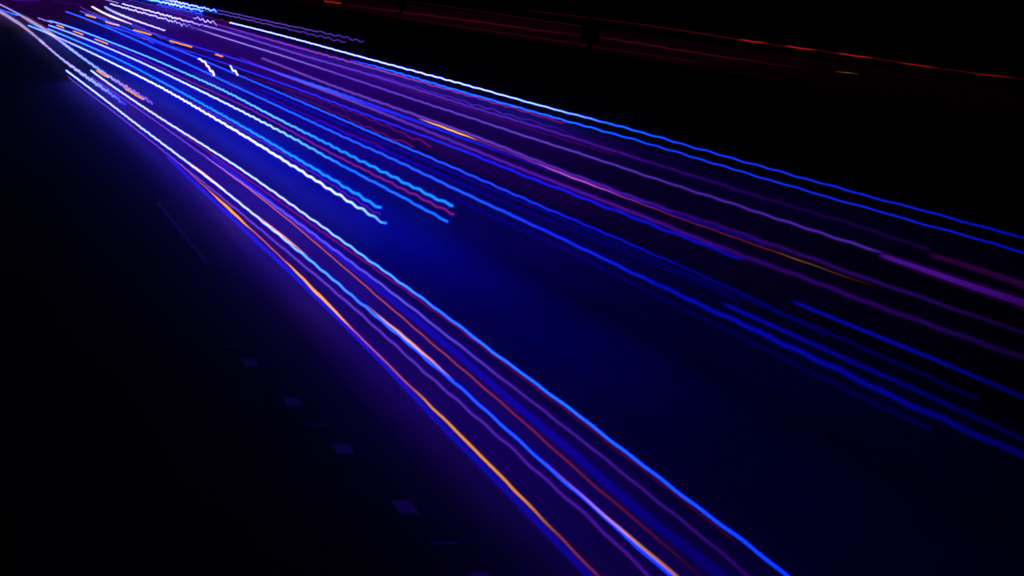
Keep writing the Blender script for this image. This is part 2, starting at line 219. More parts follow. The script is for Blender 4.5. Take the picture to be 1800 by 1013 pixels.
  (8.37,57.61,.011,0,0,0), (8.42,55.76,.0204,1.3,.42,.12), (8.44,54.93,.0246,1.3,.42,.12), (8.46,54.01,.0293,1.3,.42,.12), (8.49,52.67,.0231,1.3,.42,.12), (8.52,51.27,.0167,1.3,.42,.12), (8.54,50.24,.0119,.4333,.14,.04), (8.55,49.74,.0096,0,0,0), (8.6,47.34,.0092,0,0,0), (8.64,45.13,.0088,0,0,0), (8.65,44.71,.0105,.325,.105,.03), (8.67,43.49,.0154,1.3,.42,.12), (8.7,41.94,.0215,1.1545,.3691,.1127), (8.71,41.21,.0244,1.0818,.3436,.1091), (8.74,39.45,.0148,.9,.28,.1), (8.74,39.11,.013,.675,.21,.075), (8.76,38.12,.0076,0,0,0), (8.77,36.55,.0075,0,0,0), (8.78,34.2,.0073,0,0,0), (8.78,32.6,.0072,0,0,0), (8.79,32.09,.0093,.325,.105,.03), (8.79,30.66,.0152,1.3,.42,.12), (8.8,30.21,.0171,1.3,.42,.12), (8.8,28.92,.0225,1.3,.42,.12), (8.8,28.5,.0203,1.3,.42,.12), (8.8,27.29,.0138,1.3,.42,.12), (8.79,26.71,.0108,.8125,.2625,.075), (8.78,25.77,.0059,0,0,0), (8.77,25.05,.0059,0,0,0), (8.75,23.41,.0059,0,0,0), (8.73,21.67,.0058,0,0,0), (8.72,21.14,.0058,0,0,0), (8.71,20.24,.0071,.23,.03,.025), (8.7,19.41,.0084,.46,.06,.05), (8.69,18.96,.009,.6075,.135,.0425), (8.69,18.12,.0103,.9025,.285,.0275), (8.69,17.73,.0108,1.05,.36,.02), (8.71,16.13,.0126,.65,.2,.04), (8.78,8.13,.0126,.65,.2,.04)]),
 ('headlight_trail', 'thickest white trail, lowest of the four that stop in mid-road', 'headlight trails that stop in the middle of the road', 0.7, (0.012, 0.03), 1.35, [
  (7.6,161.74,.0518,.12,.75,18), (8.3,152.07,.0519,.2256,.662,14.48), (9.05,140.67,.0519,.36,.55,10), (9.82,127,.0486,.5919,.8213,13.9467), (10.04,122.6,.0474,.6733,.9167,15.3333), (10.42,114.75,.0464,.83,1.1,18), (10.87,104.49,.0449,1.0619,1.3713,21.9467), (11.21,96.58,.0436,1.2687,1.6133,25.4667), (11.25,95.46,.0436,1.3,1.65,26), (11.42,91.16,.0434,1.3,1.65,26), (11.58,86.09,.0431,1.3,1.65,26), (11.6,85.1,.043,1.3,1.65,26), (11.69,81.29,.0427,1.3,1.65,26), (11.78,75.99,.0422,1.3,1.65,26), (11.86,71.25,.0417,1.3,1.65,26), (11.92,66.98,.0412,1.3,1.65,26), (11.98,61.84,.0406,1.3,1.65,26), (12,58.95,.0387,1.3,1.65,26), (12.01,56.27,.0369,1.3,1.65,26), (12.03,53.79,.0353,1.3,1.65,26), (12.03,51.47,.0338,1.3,1.65,26), (12.03,50.59,.0332,1.3,1.65,26), (12.03,49.56,.0325,1.1575,1.5375,25.1), (12.03,47.93,.0317,.92,1.35,23.6), (12.04,46.55,.0311,.7063,1.1812,22.25), (12.04,45.11,.0304,.4688,.9938,20.75), (12.05,44.43,.0301,.35,.9,20), (12.05,44.09,.0293,.3055,.8308,18.7179), (12.07,43.01,.0267,.1543,.5954,14.359), (12.09,42,.024,.003,.36,10)]),
 ('headlight_trail', 'cyan trail just above the thickest white one, stopping in mid-road', 'headlight trails that stop in the middle of the road', 0.7, (0.012, 0.028), 1.35, [
  (9.13,154.76,.0415,.12,.75,18), (9.55,148.01,.0413,.1039,.6962,16.8966), (10.37,133.7,.0406,.0665,.5718,14.3448), (11.03,121.14,.0401,.0282,.4441,11.7241), (11.38,113.76,.0397,.003,.36,10), (11.52,110.38,.0393,.003,.36,10), (11.85,100.28,.0379,.003,.36,10), (11.86,99.78,.038,.003,.36,10), (12.03,93.18,.0383,.003,.36,10), (12.17,87.47,.0386,.003,.36,10), (12.29,82.09,.0388,.003,.36,10), (12.37,77.38,.0389,.003,.36,10), (12.47,71.98,.0391,.003,.36,10), (12.54,67.42,.0392,.003,.36,10), (12.57,64.83,.0392,.003,.36,10), (12.59,61.77,.0386,.003,.36,10), (12.6,58.95,.0381,.003,.36,10), (12.62,56.38,.0376,.003,.36,10), (12.64,54.01,.0371,.003,.36,10), (12.65,51.8,.0367,.003,.36,10), (12.66,50.12,.0364,.003,.36,10), (12.66,48.52,.036,.003,.36,10), (12.66,47.22,.0358,.003,.36,10), (12.66,45.93,.0355,.003,.36,10), (12.68,44.68,.0353,.003,.36,10)]),
 ('headlight_trail', 'white trail turning blue, third down of the four that stop mid-road', 'headlight trails that stop in the middle of the road', 0.7, (0.01, 0.024), 1.35, [
  (9.66,161.47,.0525,.36,.55,10), (10.1,155.98,.0519,.3888,.5893,10.785), (10.64,148.21,.0509,.4299,.6453,11.9065), (11.31,137.28,.0493,.4916,.7294,13.5888), (11.94,125.84,.0475,.5636,.8276,15.5514), (12.36,116.96,.0459,.6252,.9117,17.2336), (12.7,108.85,.0444,.6869,.9958,18.9159), (12.75,107.58,.0442,.6972,1.0098,19.1963), (12.96,101.5,.0428,.7486,1.0799,20.5981), (13.14,95.91,.0416,.8,1.15,22), (13.17,94.85,.0414,.8,1.15,22), (13.33,88.85,.0404,.8,1.15,22), (13.46,83.97,.0397,.8,1.15,22), (13.61,77.83,.0386,.8,1.15,22), (13.73,72.08,.0377,.8,1.15,22), (13.75,70.74,.0376,.715,1.1,21.5), (13.82,66.11,.0362,.4005,.915,19.65), (13.85,62.32,.0351,.12,.75,18), (13.85,61.76,.0351,.1127,.7156,17.15), (13.85,58.57,.0349,.0693,.5094,12.05), (13.85,55.49,.0348,.0229,.2894,6.61), (13.86,54.34,.0348,.004,.2,4.4), (13.88,52.69,.0341,.004,.2,4.4), (13.91,50.39,.0331,.004,.2,4.4), (13.94,48.6,.0323,.004,.2,4.4), (13.96,46.9,.0315,.004,.2,4.4), (13.97,45.6,.031,.004,.2,4.4), (13.98,44.24,.0304,.004,.2,4.4), (13.98,43.05,.0298,.004,.2,4.4), (13.99,41.68,.0292,.004,.2,4.4)]),
 ('headlight_trail', 'pale cyan trail, topmost and longest of the four that stop mid-road', 'headlight trails that stop in the middle of the road', 0.7, (0.012, 0.028), 1.35, [
  (10.33,170.93,.0531,.36,.55,10), (10.8,166.15,.052,.3324,.573,10.9204), (11.55,156.53,.0496,.2793,.6173,12.6903), (12.15,146.98,.0472,.2262,.6615,14.4602), (12.64,137.99,.0448,.1731,.7058,16.2301), (13.06,129.83,.0427,.12,.75,18), (13.14,128.3,.0424,.12,.75,18), (13.57,119.76,.0407,.12,.75,18), (13.76,115.8,.0399,.12,.75,18), (13.92,111.98,.0397,.12,.75,18), (14.18,104.71,.0393,.12,.75,18), (14.38,98.07,.0388,.12,.75,18), (14.56,92.15,.0384,.12,.75,18), (14.7,86.71,.038,.12,.75,18), (14.76,81.5,.0375,.12,.75,18), (14.75,75.77,.0368,.12,.75,18), (14.75,71.41,.0363,.12,.75,18), (14.77,67.6,.0367,.0761,.6038,15), (14.81,63.99,.0371,.0293,.4477,11.8), (14.83,62.1,.0373,.003,.36,10), (14.84,60.58,.0372,.003,.36,10), (14.85,57.7,.0369,.003,.36,10), (14.87,54.91,.0366,.003,.36,10), (14.91,52.34,.0363,.003,.36,10), (14.93,50.14,.0361,.003,.36,10), (14.94,48.74,.036,.003,.36,10), (14.95,47.61,.0359,.003,.36,10), (14.96,46.48,.0358,.003,.36,10), (14.99,45.32,.0357,.003,.36,10), (15.04,44.27,.0356,.003,.36,10)]),
 ('headlight_trail', 'thin magenta trail running between the two upper trails that stop mid-road', 'headlight trails that stop in the middle of the road', 0.55, (0.012, 0.028), 1.35, [
  (12.72,132.79,.0304,.1,.006,.16), (13.22,120.68,.0318,.1163,.0065,.1623), (13.64,106.68,.0331,.1378,.0071,.1654), (13.95,95.23,.0341,.1593,.0077,.1685), (14.1,90.43,.0345,.17,.008,.17), (14.25,86.14,.035,.17,.008,.17), (14.49,78.42,.0357,.17,.008,.17), (14.55,74.78,.0359,.17,.008,.17), (14.56,67.92,.0353,.17,.008,.17), (14.53,61.94,.0347,.17,.008,.17), (14.54,58.9,.0345,.17,.008,.17), (14.58,56.03,.0343,.17,.008,.17), (14.63,53.37,.0341,.17,.008,.17), (14.68,51.17,.034,.17,.008,.17), (14.72,49.44,.0339,.17,.008,.17), (14.75,47.81,.0338,.17,.008,.17), (14.78,46.26,.0338,.17,.008,.17), (14.81,44.78,.0337,.17,.008,.17), (14.83,43.53,.0336,.17,.008,.17)]),
 ('headlight_trail', 'faint violet hairline between the thickest white trail and its cyan neighbour', 'headlight trails that stop in the middle of the road', 0.55, 0.035, 1.35, [
  (11.81,86.6,.0176,.1,.006,.16), (12.2,78.6,.0183,.1,.006,.16), (12.42,71.24,.0187,.1,.006,.16), (12.53,64.68,.019,.1,.006,.16), (12.59,58.92,.0192,.1,.006,.16), (12.58,53.8,.0192,.1,.006,.16), (12.55,49.32,.0193,.1,.006,.16), (12.54,46.23,.0193,.1,.006,.16), (12.55,44.24,.0193,.1,.006,.16)]),
 ('headlight_trail', 'bright blue trail crossing the whole road, lowest of the long blue lines', 'blue headlight trails of the middle lanes', 0.66, 0.015, 1.6, [
  (13.85,194.34,.057,.004,.2,4.4), (14.27,183.86,.0555,.004,.2,4.4), (14.58,175.04,.0541,.004,.2,4.4), (14.88,164.59,.0524,.004,.2,4.4), (15.04,157.69,.0513,.004,.2,4.4), (15.25,147.11,.0494,.004,.2,4.4), (15.41,137.13,.0477,.004,.2,4.4), (15.51,130,.0464,.004,.2,4.4), (15.56,125.81,.0457,.0041,.1975,4.3138), (15.66,117.81,.0442,.0044,.1924,4.1344), (15.77,107.5,.0424,.0048,.1848,3.8687), (15.85,98.4,.0408,.0051,.177,3.5959), (15.9,90.55,.0394,.0055,.1692,3.3231), (15.95,83.99,.0388,.0059,.1616,3.0574), (16,80.07,.0384,.0062,.1565,2.8779), (16.05,74.71,.038,.0066,.1487,2.6051), (16.1,68.47,.0374,.0071,.1385,2.2462), (16.13,64.44,.0371,.0075,.1309,1.9805), (16.16,62,.0369,.0077,.1257,1.801), (16.21,59.48,.0367,.008,.12,1.6), (16.28,55.42,.0364,.008,.12,1.6), (16.29,51.65,.036,.008,.12,1.6), (16.29,49.22,.0357,.008,.12,1.6), (16.29,47.61,.0355,.008,.12,1.6), (16.3,46.11,.0356,.007,.1042,1.4917), (16.34,42.12,.036,.004,.0567,1.1667), (16.37,39.77,.0362,.002,.025,.95), (16.38,36.77,.0365,.0013,.0173,.7575), (16.37,34.62,.0366,.0008,.0112,.6062), (16.37,33.71,.0367,.0005,.0085,.5375), (16.37,32.85,.0377,.0003,.0057,.4688), (16.37,32.03,.0387,0,.003,.4), (16.38,30.87,.04,0,.0029,.3822), (16.39,29.05,.0422,0,.0026,.352), (16.41,27.73,.0438,0,.0024,.328), (16.41,26.37,.0454,0,.0022,.3016), (16.41,25.32,.0466,0,.002,.28), (16.41,25.07,.0465,0,.0019,.274), (16.41,23.86,.0458,0,.0015,.2432), (16.4,22.75,.0452,0,.0011,.2129), (16.39,21.69,.0446,0,.0007,.1821), (16.4,21.3,.0444,0,.0005,.17), (16.41,20.74,.0441,0,.0004,.1549), (16.45,19.44,.0435,0,.0002,.1165), (16.51,18.33,.043,0,0,.08), (16.94,8.34,.043,0,0,.08)]),
 ('headlight_trail', 'blue trail forming the upper edge of the long blue bundle', 'blue headlight trails of the middle lanes', 0.66, 0.015, 1.6, [
  (15.67,195.01,.0584,.008,.12,1.6), (16.07,183.03,.0563,.0064,.112,3.0354), (16.43,169.77,.0538,.0045,.1025,4.7443), (16.62,160.45,.052,.0031,.0953,6.043), (16.74,154.04,.0507,.002,.09,7), (16.78,151.85,.0504,.0022,.0907,6.865), (17,137.13,.0485,.0033,.0963,5.866), (17.13,128.56,.0473,.004,.1001,5.191), (17.28,117.51,.0458,.0051,.1056,4.192), (17.39,107.73,.0445,.0063,.1113,3.166), (17.48,99.3,.0434,.0074,.117,2.14), (17.52,95.35,.0426,.008,.12,1.6), (17.53,94.41,.0423,.008,.12,1.6), (17.58,89.94,.0412,.008,.12,1.6), (17.62,85.84,.0402,.008,.12,1.6), (17.66,82.04,.0392,.008,.12,1.6), (17.69,78.51,.0384,.008,.12,1.6), (17.71,75.22,.0375,.008,.12,1.6), (17.73,72.15,.0367,.008,.12,1.6), (17.74,69.28,.036,.008,.12,1.6), (17.75,65.07,.0349,.008,.12,1.6), (17.76,61.58,.034,.008,.12,1.6), (17.78,59.59,.0335,.008,.12,1.6), (17.79,58.36,.0332,.008,.12,1.6), (17.82,55.66,.0323,.008,.12,1.6), (17.82,55.52,.0323,.0079,.1191,1.5932), (17.84,52.81,.0315,.0069,.1021,1.464), (17.85,48.92,.0303,.0052,.0752,1.26), (17.85,46.02,.0294,.0038,.0528,1.09), (17.86,43.41,.0286,.0024,.0304,.92), (17.89,41.08,.0279,.001,.008,.75), (17.93,37.95,.027,.0006,.0052,.5325), (17.94,36.99,.0267,.0005,.0043,.46), (17.94,35.14,.0272,.0003,.0024,.315), (17.94,33.43,.0277,0,.0005,.17), (17.94,32.62,.0279,0,.0004,.1588), (17.91,30.33,.0285,0,.0003,.125), (17.82,27.71,.029,0,0,.0827), (17.82,27.55,.029,0,0,.08), (17.84,25.41,.0296,0,0,.0667), (17.85,23.18,.0302,0,0,.0509), (17.8,21.12,.0307,0,0,.035)]),
 ('headlight_trail', 'short wavy blue trail braided with the upper blue bundle near the bend', 'far headlight trails at the road bend', 0.6, 0.05, 2.6, [
  (15.48,162.12,.044,.008,.12,1.6), (15.85,156.56,.0433,.0072,.1079,1.5175), (16.2,149.76,.0422,.0063,.0936,1.4194), (16.46,143.48,.0412,.0055,.08,1.3266), (16.75,135.18,.0398,.0043,.0612,1.1976), (16.98,127.49,.0386,.0031,.0423,1.0687), (17.19,121.27,.0375,.002,.025,.95)]),
 ('headlight_trail', 'dim blue line close under the upper edge of the blue bundle', 'blue headlight trails of the middle lanes', 0.55, 0.015, 1.6, [
  (17.22,86.43,.0552,.001,.002,.27), (17.33,80.55,.053,.0009,.0019,.2609), (17.43,74.05,.0506,.0008,.0017,.2495), (17.47,68.26,.0483,.0007,.0015,.2382), (17.5,63.19,.0463,.0006,.0014,.2268), (17.56,58.87,.0447,.0005,.0012,.2155), (17.65,54.41,.043,.0003,.001,.2018), (17.7,50.39,.0415,.0002,.0008,.1882), (17.74,46.85,.0402,0,.0006,.1745), (17.77,45.8,.0398,0,.0005,.17), (17.82,43.96,.039,0,.0004,.1534), (17.83,39.83,.0371,0,.0002,.1138), (17.86,36.82,.0358,0,0,.08), (17.87,35.89,.0353,0,0,.0768), (17.88,32.51,.0338,0,0,.0639), (17.95,29.1,.0323,0,0,.0482), (17.93,26.52,.0311,0,0,.035)]),
 ('headlight_trail', 'dim navy streak between the two bright blue lines of the middle lanes', 'blue headlight trails of the middle lanes', 0.5, 0.012, 1.6, [
  (16.91,70.66,.046,.0005,.0005,.19), (16.91,64.01,.0478,.0004,.0004,.1706), (17,58.7,.0495,.0003,.0003,.1512), (17.1,54.19,.0511,.0002,.0002,.1318), (17.18,50.22,.0524,.0001,.0001,.1124), (17.25,47.27,.0534,.0001,.0001,.0962), (17.33,44.66,.0544,0,0,.08), (17.54,40.26,.0518,0,0,.0688), (17.68,36.45,.0495,0,0,.0575), (17.71,34.68,.0484,0,0,.0519), (17.77,32.3,.0469,0,0,.0434), (17.77,30.09,.0455,0,0,.035)]),
 ('headlight_trail', 'dotted navy streak just below the lowest long blue line', 'blue headlight trails of the middle lanes', 0.45, 0.02, 0.9, [
  (16,46.77,.056,0,0,.08), (16.04,43.97,.0542,0,0,.0744), (16.12,41.55,.0526,0,0,.0688), (16.25,38.37,.0506,0,0,.0603), (16.24,35.26,.0484,0,0,.0519), (16.21,32.52,.0465,0,0,.0434), (16.19,30.11,.0448,0,0,.035), (16.23,27.42,.0429,0,0,.035), (16.18,24.09,.0405,0,0,.035), (16.22,21.94,.0389,0,0,.035), (16.26,20.52,.038,0,0,.035)]),
 ('headlight_trail', 'blue trail that begins between the long blue lines at lower right', 'blue headlight trails of the middle lanes', 0.66, 0, 1.3, [
  (16.96,29.6,.039,0,0,0), (16.97,29.11,.0386,0,.002,.28), (16.98,27.99,.0379,0,.0017,.258), (17,25.99,.0366,0,.0011,.2155), (17.02,24.21,.0355,0,.0005,.1731), (17.02,24.09,.0355,0,.0005,.17), (17.06,22.61,.0346,0,.0003,.1264), (17.07,21.14,.0336,0,0,.08), (17.06,18.98,.0323,0,0,.035), (17.08,8.98,.0323,0,0,.035)]),
 ('headlight_trail', 'upper blue trail of the lower right, starting by itself above the bundle', 'blue headlight trails of the middle lanes', 0.66, 0, 1.3, [
  (18.66,29.17,.0336,0,0,0), (18.66,28.73,.0334,0,.002,.28), (18.67,27.4,.0329,0,.002,.28), (18.71,25.47,.0323,0,.002,.28), (18.74,23.83,.0318,0,.0013,.2128), (18.74,22.29,.0313,0,.0006,.1448), (18.72,20.92,.0308,0,0,.08), (18.65,10.92,.0308,0,0,.08)]),
 ('headlight_trail', 'saturated blue trail ending with gentle waves right of centre', 'blue headlight trails of the middle lanes', 0.6, 0.02, 2.2, [
  (17.54,126.3,.0351,.002,.025,.95), (17.85,120.99,.0364,.002,.025,.95), (18.12,115.44,.0376,.002,.025,.95), (18.45,107.77,.0391,.002,.025,.95), (18.71,100.67,.0404,.002,.025,.95), (18.87,96.44,.0412,.002,.025,.95), (19.02,92.53,.0419,.0019,.0241,.9389), (19.16,88.87,.0426,.0019,.0231,.9278), (19.31,83.78,.0429,.0018,.0217,.9113), (19.41,78.89,.0431,.0017,.0203,.8944), (19.46,75.93,.0433,.0017,.0193,.8833), (19.55,71.61,.0435,.0016,.0178,.8656), (19.63,67.98,.0436,.0015,.0164,.8491), (19.7,64.57,.0438,.0014,.015,.8322), (19.78,61.57,.0439,.0013,.0136,.8158), (19.85,58.73,.0441,.0012,.0122,.7989), (19.88,56.07,.0442,.0012,.0108,.7824), (19.87,53.49,.0441,.0011,.0094,.766), (19.84,51.15,.0441,.001,.008,.75), (19.87,48.29,.0436,.0008,.0072,.6917), (19.92,45.77,.0432,.0007,.0063,.6333), (19.94,43.38,.0427,.0005,.0055,.575), (19.95,42.04,.0425,.0004,.005,.54), (19.96,40.9,.0423,.0003,.0046,.5085), (19.98,39.69,.0421,.0002,.004,.4735), (20,38.26,.0419,.0001,.0034,.4292), (20.02,37.36,.0417,0,.003,.4), (20.03,36.94,.0417,0,.0029,.3848), (20.04,36.09,.0415,0,.0026,.3533), (20.06,34.85,.0413,0,.0022,.3053), (20.09,34.26,.0413,0,.002,.28), (20.15,33.82,.0413,0,0,0)]),
 ('headlight_trail', 'broad blue trail under the amber glint, upper of the saturated blue lines', 'blue headlight trails of the middle lanes', 0.6, 0.015, 1.8, [
  (17.88,158.42,.0435,.002,.025,.95), (18.11,151.14,.0444,.002,.025,.95), (18.42,142.79,.0457,.002,.025,.95), (18.78,134.99,.047,.002,.025,.95), (19.22,126.23,.0486,.002,.025,.95), (19.52,120.63,.0497,.002,.025,.95), (19.78,115.41,.0506,.002,.025,.95), (20.01,110.51,.0515,.002,.025,.95), (20.2,105.86,.0522,.002,.025,.95), (20.29,103.54,.0525,.002,.025,.95), (20.33,102.49,.0527,.0023,.0302,.9855), (20.46,98.44,.0532,.0036,.0509,1.1273), (20.46,98.28,.0533,.0037,.0518,1.1332), (20.61,93.41,.0584,.0054,.0785,1.3164), (20.71,89.79,.0622,.0067,.1001,1.4641), (20.8,86.66,.0654,.008,.12,1.6), (20.84,85.48,.0667,.0073,.1093,1.5269), (20.93,81.58,.0708,.005,.0725,1.275), (21.01,76.9,.0755,.002,.025,.95), (21.07,72.93,.0738,.0017,.0217,.8547), (21.13,69.22,.0723,.0014,.0184,.7567), (21.17,65.9,.0709,.0011,.0151,.6614), (21.21,62.72,.0695,.0008,.0117,.5635), (21.23,59.88,.0683,.0006,.0085,.4681), (21.28,57.28,.0673,.0003,.0052,.3728), (21.32,54.94,.0663,0,.002,.28), (21.33,52.65,.0632,0,.0018,.2634), (21.34,49.03,.0584,0,.0016,.2353), (21.41,45.37,.0535,0,.0012,.2017), (21.45,43.17,.0505,0,.001,.1793), (21.47,41.11,.0478,0,.0008,.157), (21.53,38.8,.0447,0,.0005,.1292), (21.76,35.43,.0401,0,0,.08)]),
 ('headlight_trail', 'hair-thin dim blue streak between the pale cyan trail and the lowest long blue line', 'blue headlight trails of the middle lanes', 0.6, 0.015, 1.6, [
  (15.2,102.17,.0256,.0005,.0005,.19), (15.43,87.95,.0255,.0003,.0003,.1687), (15.5,79.52,.0253,.0002,.0002,.1535), (15.55,70.84,.0251,.0001,.0001,.1346), (15.59,65.24,.025,0,0,.12), (15.61,63.65,.025,0,0,.111), (15.68,57.59,.0249,0,0,.072), (15.76,52.91,.0249,0,0,.036), (15.84,48.87,.0249,0,0,0)]),
 ('headlight_trail', 'hair-thin dim blue streak tucked just above the lowest long blue line', 'blue headlight trails of the middle lanes', 0.6, 0.015, 1.6, [
  (16.33,92.96,.0221,.0005,.0005,.19), (16.52,82.64,.0226,.0004,.0004,.1719), (16.62,75.62,.0229,.0003,.0003,.1573), (16.71,66.75,.0232,.0001,.0001,.1355), (16.79,61.61,.0234,0,0,.12), (16.86,57.37,.0236,0,0,.0914), (16.84,50.89,.0238,0,0,.0429), (16.8,46.05,.0238,0,0,0)]),
 ('headlight_trail', 'hair-thin purple streak above the long even purple trail', 'purple headlight trails of the right lanes', 0.6, 0.012, 1.8, [
  (24.93,111.11,.025,.02,.001,.095), (24.97,97.16,.0248,.02,.001,.095), (24.91,83.27,.0245,.02,.001,.095), (24.85,74.93,.0243,.02,.001,.095), (24.84,72.47,.0242,.02,.001,.095), (24.83,68,.0242,.015,.0008,.0713), (24.82,62.12,.0241,.0075,.0004,.0356), (24.87,57.17,.024,0,0,0)]),
 ('headlight_trail', 'faint magenta wavy trail ending farthest right among three wavy ends', 'blue headlight trails of the middle lanes', 0.8, 0.05, 2.4, [
  (17.48,94.11,.0239,.06,.001,.035), (18,87.62,.0254,.06,.001,.035), (18.38,81.48,.0266,.06,.001,.035), (18.61,75.66,.0275,.06,.001,.035), (18.68,72.91,.0279,.06,.001,.035), (18.74,70.27,.0282,.0727,.0012,.0422), (18.77,67.19,.0285,.088,.0014,.0508), (18.76,65.18,.0287,.0982,.0015,.0565), (18.73,62.73,.0289,.111,.0016,.0637), (18.69,60.85,.029,.1211,.0018,.0694), (18.66,59.31,.029,.1298,.0019,.0743), (18.63,57.62,.0291,.14,.002,.08)]),
 ('headlight_trail', 'faint magenta wavy trail ending in the middle among three wavy ends', 'blue headlight trails of the middle lanes', 0.8, 0.05, 2.4, [
  (17.72,82.3,.0265,.06,.001,.035), (17.85,75.77,.0273,.0777,.0012,.045), (17.84,69.67,.0279,.0954,.0014,.0549), (17.79,64.2,.0283,.1131,.0017,.0649), (17.79,60.75,.0286,.1262,.0018,.0722), (17.88,57.73,.0291,.14,.002,.08)]),
 ('headlight_trail', 'faint magenta wavy trail ending lowest left among three wavy ends', 'blue headlight trails of the middle lanes', 0.8, 0.05, 2.4, [
  (16.05,82.23,.0237,.022,.0006,.016), (16.22,75.44,.0252,.0306,.0007,.0203), (16.29,69.27,.0264,.0391,.0008,.0246), (16.36,63.96,.0274,.0477,.0009,.0288), (16.46,60.69,.0282,.054,.0009,.032), (16.62,58.07,.029,.06,.001,.035)]),
 ('headlight_trail', 'soft purple trail directly below the broad saturated blue line', 'purple headlight trails of the right lanes', 0.6, 0.012, 1.8, [
  (20.56,111.09,.0421,.055,.005,.22), (20.46,104.41,.0469,.0652,.014,.2722), (20.41,96.91,.0526,.0787,.0259,.3412), (20.44,90.54,.058,.0925,.0382,.412), (20.47,88.29,.06,.098,.043,.44), (20.52,85.19,.0627,.0946,.0405,.4273), (20.56,81.86,.0657,.0908,.0376,.4129), (20.57,77.2,.0695,.0851,.0333,.3915), (20.57,75.28,.0684,.0826,.0315,.3823), (20.54,71.1,.0658,.0769,.0272,.361), (20.5,67.19,.0634,.0711,.0228,.339), (20.47,63.73,.0613,.0654,.0185,.3177), (20.44,60.48,.0593,.0595,.0142,.2958), (20.43,59.67,.0588,.058,.013,.29), (20.41,57.56,.0575,.0576,.0119,.2805), (20.38,54.87,.0558,.057,.0104,.2676), (20.35,52.46,.0544,.0565,.009,.255), (20.34,49.45,.0539,.0558,.007,.2375), (20.35,46.75,.0535,.055,.005,.22), (20.35,44.28,.0532,.0492,.0043,.1992), (20.36,42.02,.0529,.0433,.0037,.1783), (20.35,39.93,.0526,.0375,.003,.1575), (20.33,37.96,.0522,.0317,.0023,.1367), (20.32,36.14,.0519,.0258,.0017,.1158), (20.34,34.52,.0518,.02,.001,.095), (20.41,32.14,.0511,.0181,.0009,.0853), (20.47,29.95,.0504,.0161,.0008,.0755), (20.48,27.96,.0498,.0142,.0008,.0658), (20.52,26.88,.0495,.013,.0007,.06), (20.57,26.24,.0493,.0118,.0006,.0543), (20.65,24.65,.049,.0088,.0005,.0398), (20.71,23.25,.0486,.006,.0003,.026), (21.17,13.26,.0486,.006,.0003,.026)]),
 ('headlight_trail', 'purple trail with a red edge and amber glint at mid-length', 'purple headlight trails of the right lanes', 0.66, 0.018, 2, [
  (21.89,109.16,.0693,.098,.043,.44), (21.79,100.85,.0656,.098,.043,.44), (21.66,93.33,.0621,.098,.043,.44), (21.6,85.96,.0588,.098,.043,.44), (21.62,81.1,.0567,.098,.043,.44), (21.66,78.04,.0553,.098,.043,.44), (21.69,75.39,.0542,.098,.043,.44), (21.72,72.69,.053,.098,.043,.44), (21.72,72.49,.053,.098,.043,.44), (21.75,70.04,.053,.098,.043,.44), (21.76,67.72,.053,.098,.043,.44), (21.77,65.51,.053,.098,.043,.44), (21.78,63.58,.053,.098,.043,.44), (21.78,62.36,.0529,.095,.0407,.4288), (21.74,58.52,.0528,.0852,.0334,.392), (21.66,55.84,.0526,.078,.028,.365), (21.55,52.4,.0522,.068,.0205,.3275), (21.5,49.41,.0521,.058,.013,.29), (21.49,46.77,.0503,.0485,.01,.2412), (21.47,44.34,.0487,.039,.007,.1925), (21.49,42.18,.0473,.0295,.004,.1438), (21.59,40.34,.0461,.02,.001,.095), (21.65,39.49,.0456,.02,.001,.095), (21.75,36.97,.044,.02,.001,.095), (21.78,34.36,.0423,.02,.001,.095), (21.79,31.95,.0407,.02,.001,.095), (21.79,31.06,.0401,.02,.001,.095), (21.8,29.81,.0393,.0176,.0009,.0834), (21.85,27.95,.038,.0137,.0007,.0641), (21.92,26.24,.037,.0098,.0005,.0446), (21.97,24.73,.036,.006,.0003,.026), (22.31,14.74,.036,.006,.0003,.026)]),
 ('indicator_trail', 'red line with a bright amber glint and a rose glint', 'flashing indicator trails', 0.5, 0.01, 2, [
  (21.97,109.36,.0313,.06,.001,.035), (21.94,99.39,.0305,.06,.001,.035), (21.92,90.95,.0298,.06,.001,.035), (21.87,82.02,.029,.06,.001,.035), (21.85,76.96,.0285,.06,.001,.035), (21.84,72.87,.0282,.06,.001,.035), (21.84,69.57,.0279,.06,.001,.035), (21.84,69.09,.0289,.3167,.0842,.0317), (21.84,67.34,.0326,1.292,.4002,.019), (21.85,66.8,.0337,1.6,.5,.015), (21.85,65.75,.0359,1.6,.5,.015), (21.85,64.21,.0391,1.6,.5,.015), (21.85,64.13,.0388,1.6,.5,.015), (21.85,62.57,.0328,1.6,.5,.015), (21.84,60.58,.0254,.28,.016,.03), (21.83,59.8,.0225,.2567,.0143,.0283), (21.81,58.73,.0232,.224,.012,.026), (21.76,56.08,.0249,.14,.006,.02), (21.69,53.52,.0265,.2551,.0142,.0282), (21.68,53,.0269,.28,.016,.03), (21.64,51.13,.0281,.6,.07,.09), (21.61,49.12,.0294,.6,.07,.09), (21.61,49.01,.0293,.6,.07,.09), (21.6,47.52,.0268,.6,.07,.09), (21.6,46.41,.025,.4592,.0462,.0636), (21.59,45.05,.0228,.28,.016,.03), (21.58,44.57,.0221,.2644,.0149,.0289), (21.57,42.33,.0184,.1867,.0093,.0233), (21.56,41.07,.0182,.14,.006,.02), (21.61,38.47,.0177,.14,.006,.02), (21.62,38.12,.0176,.14,.006,.02), (21.66,36.81,.0173,.14,.006,.02), (21.7,35.49,.0171,.14,.006,.02), (21.71,34.94,.017,.14,.006,.02), (21.73,33.99,.0168,.164,.0372,.0136), (21.74,33.76,.0168,.17,.045,.012), (21.77,32.38,.015,.1013,.0256,.007), (21.8,31.6,.014,.06,.014,.004), (21.81,31.24,.0135,.048,.0112,.0032), (21.88,29.91,.0118,0,0,0)]),
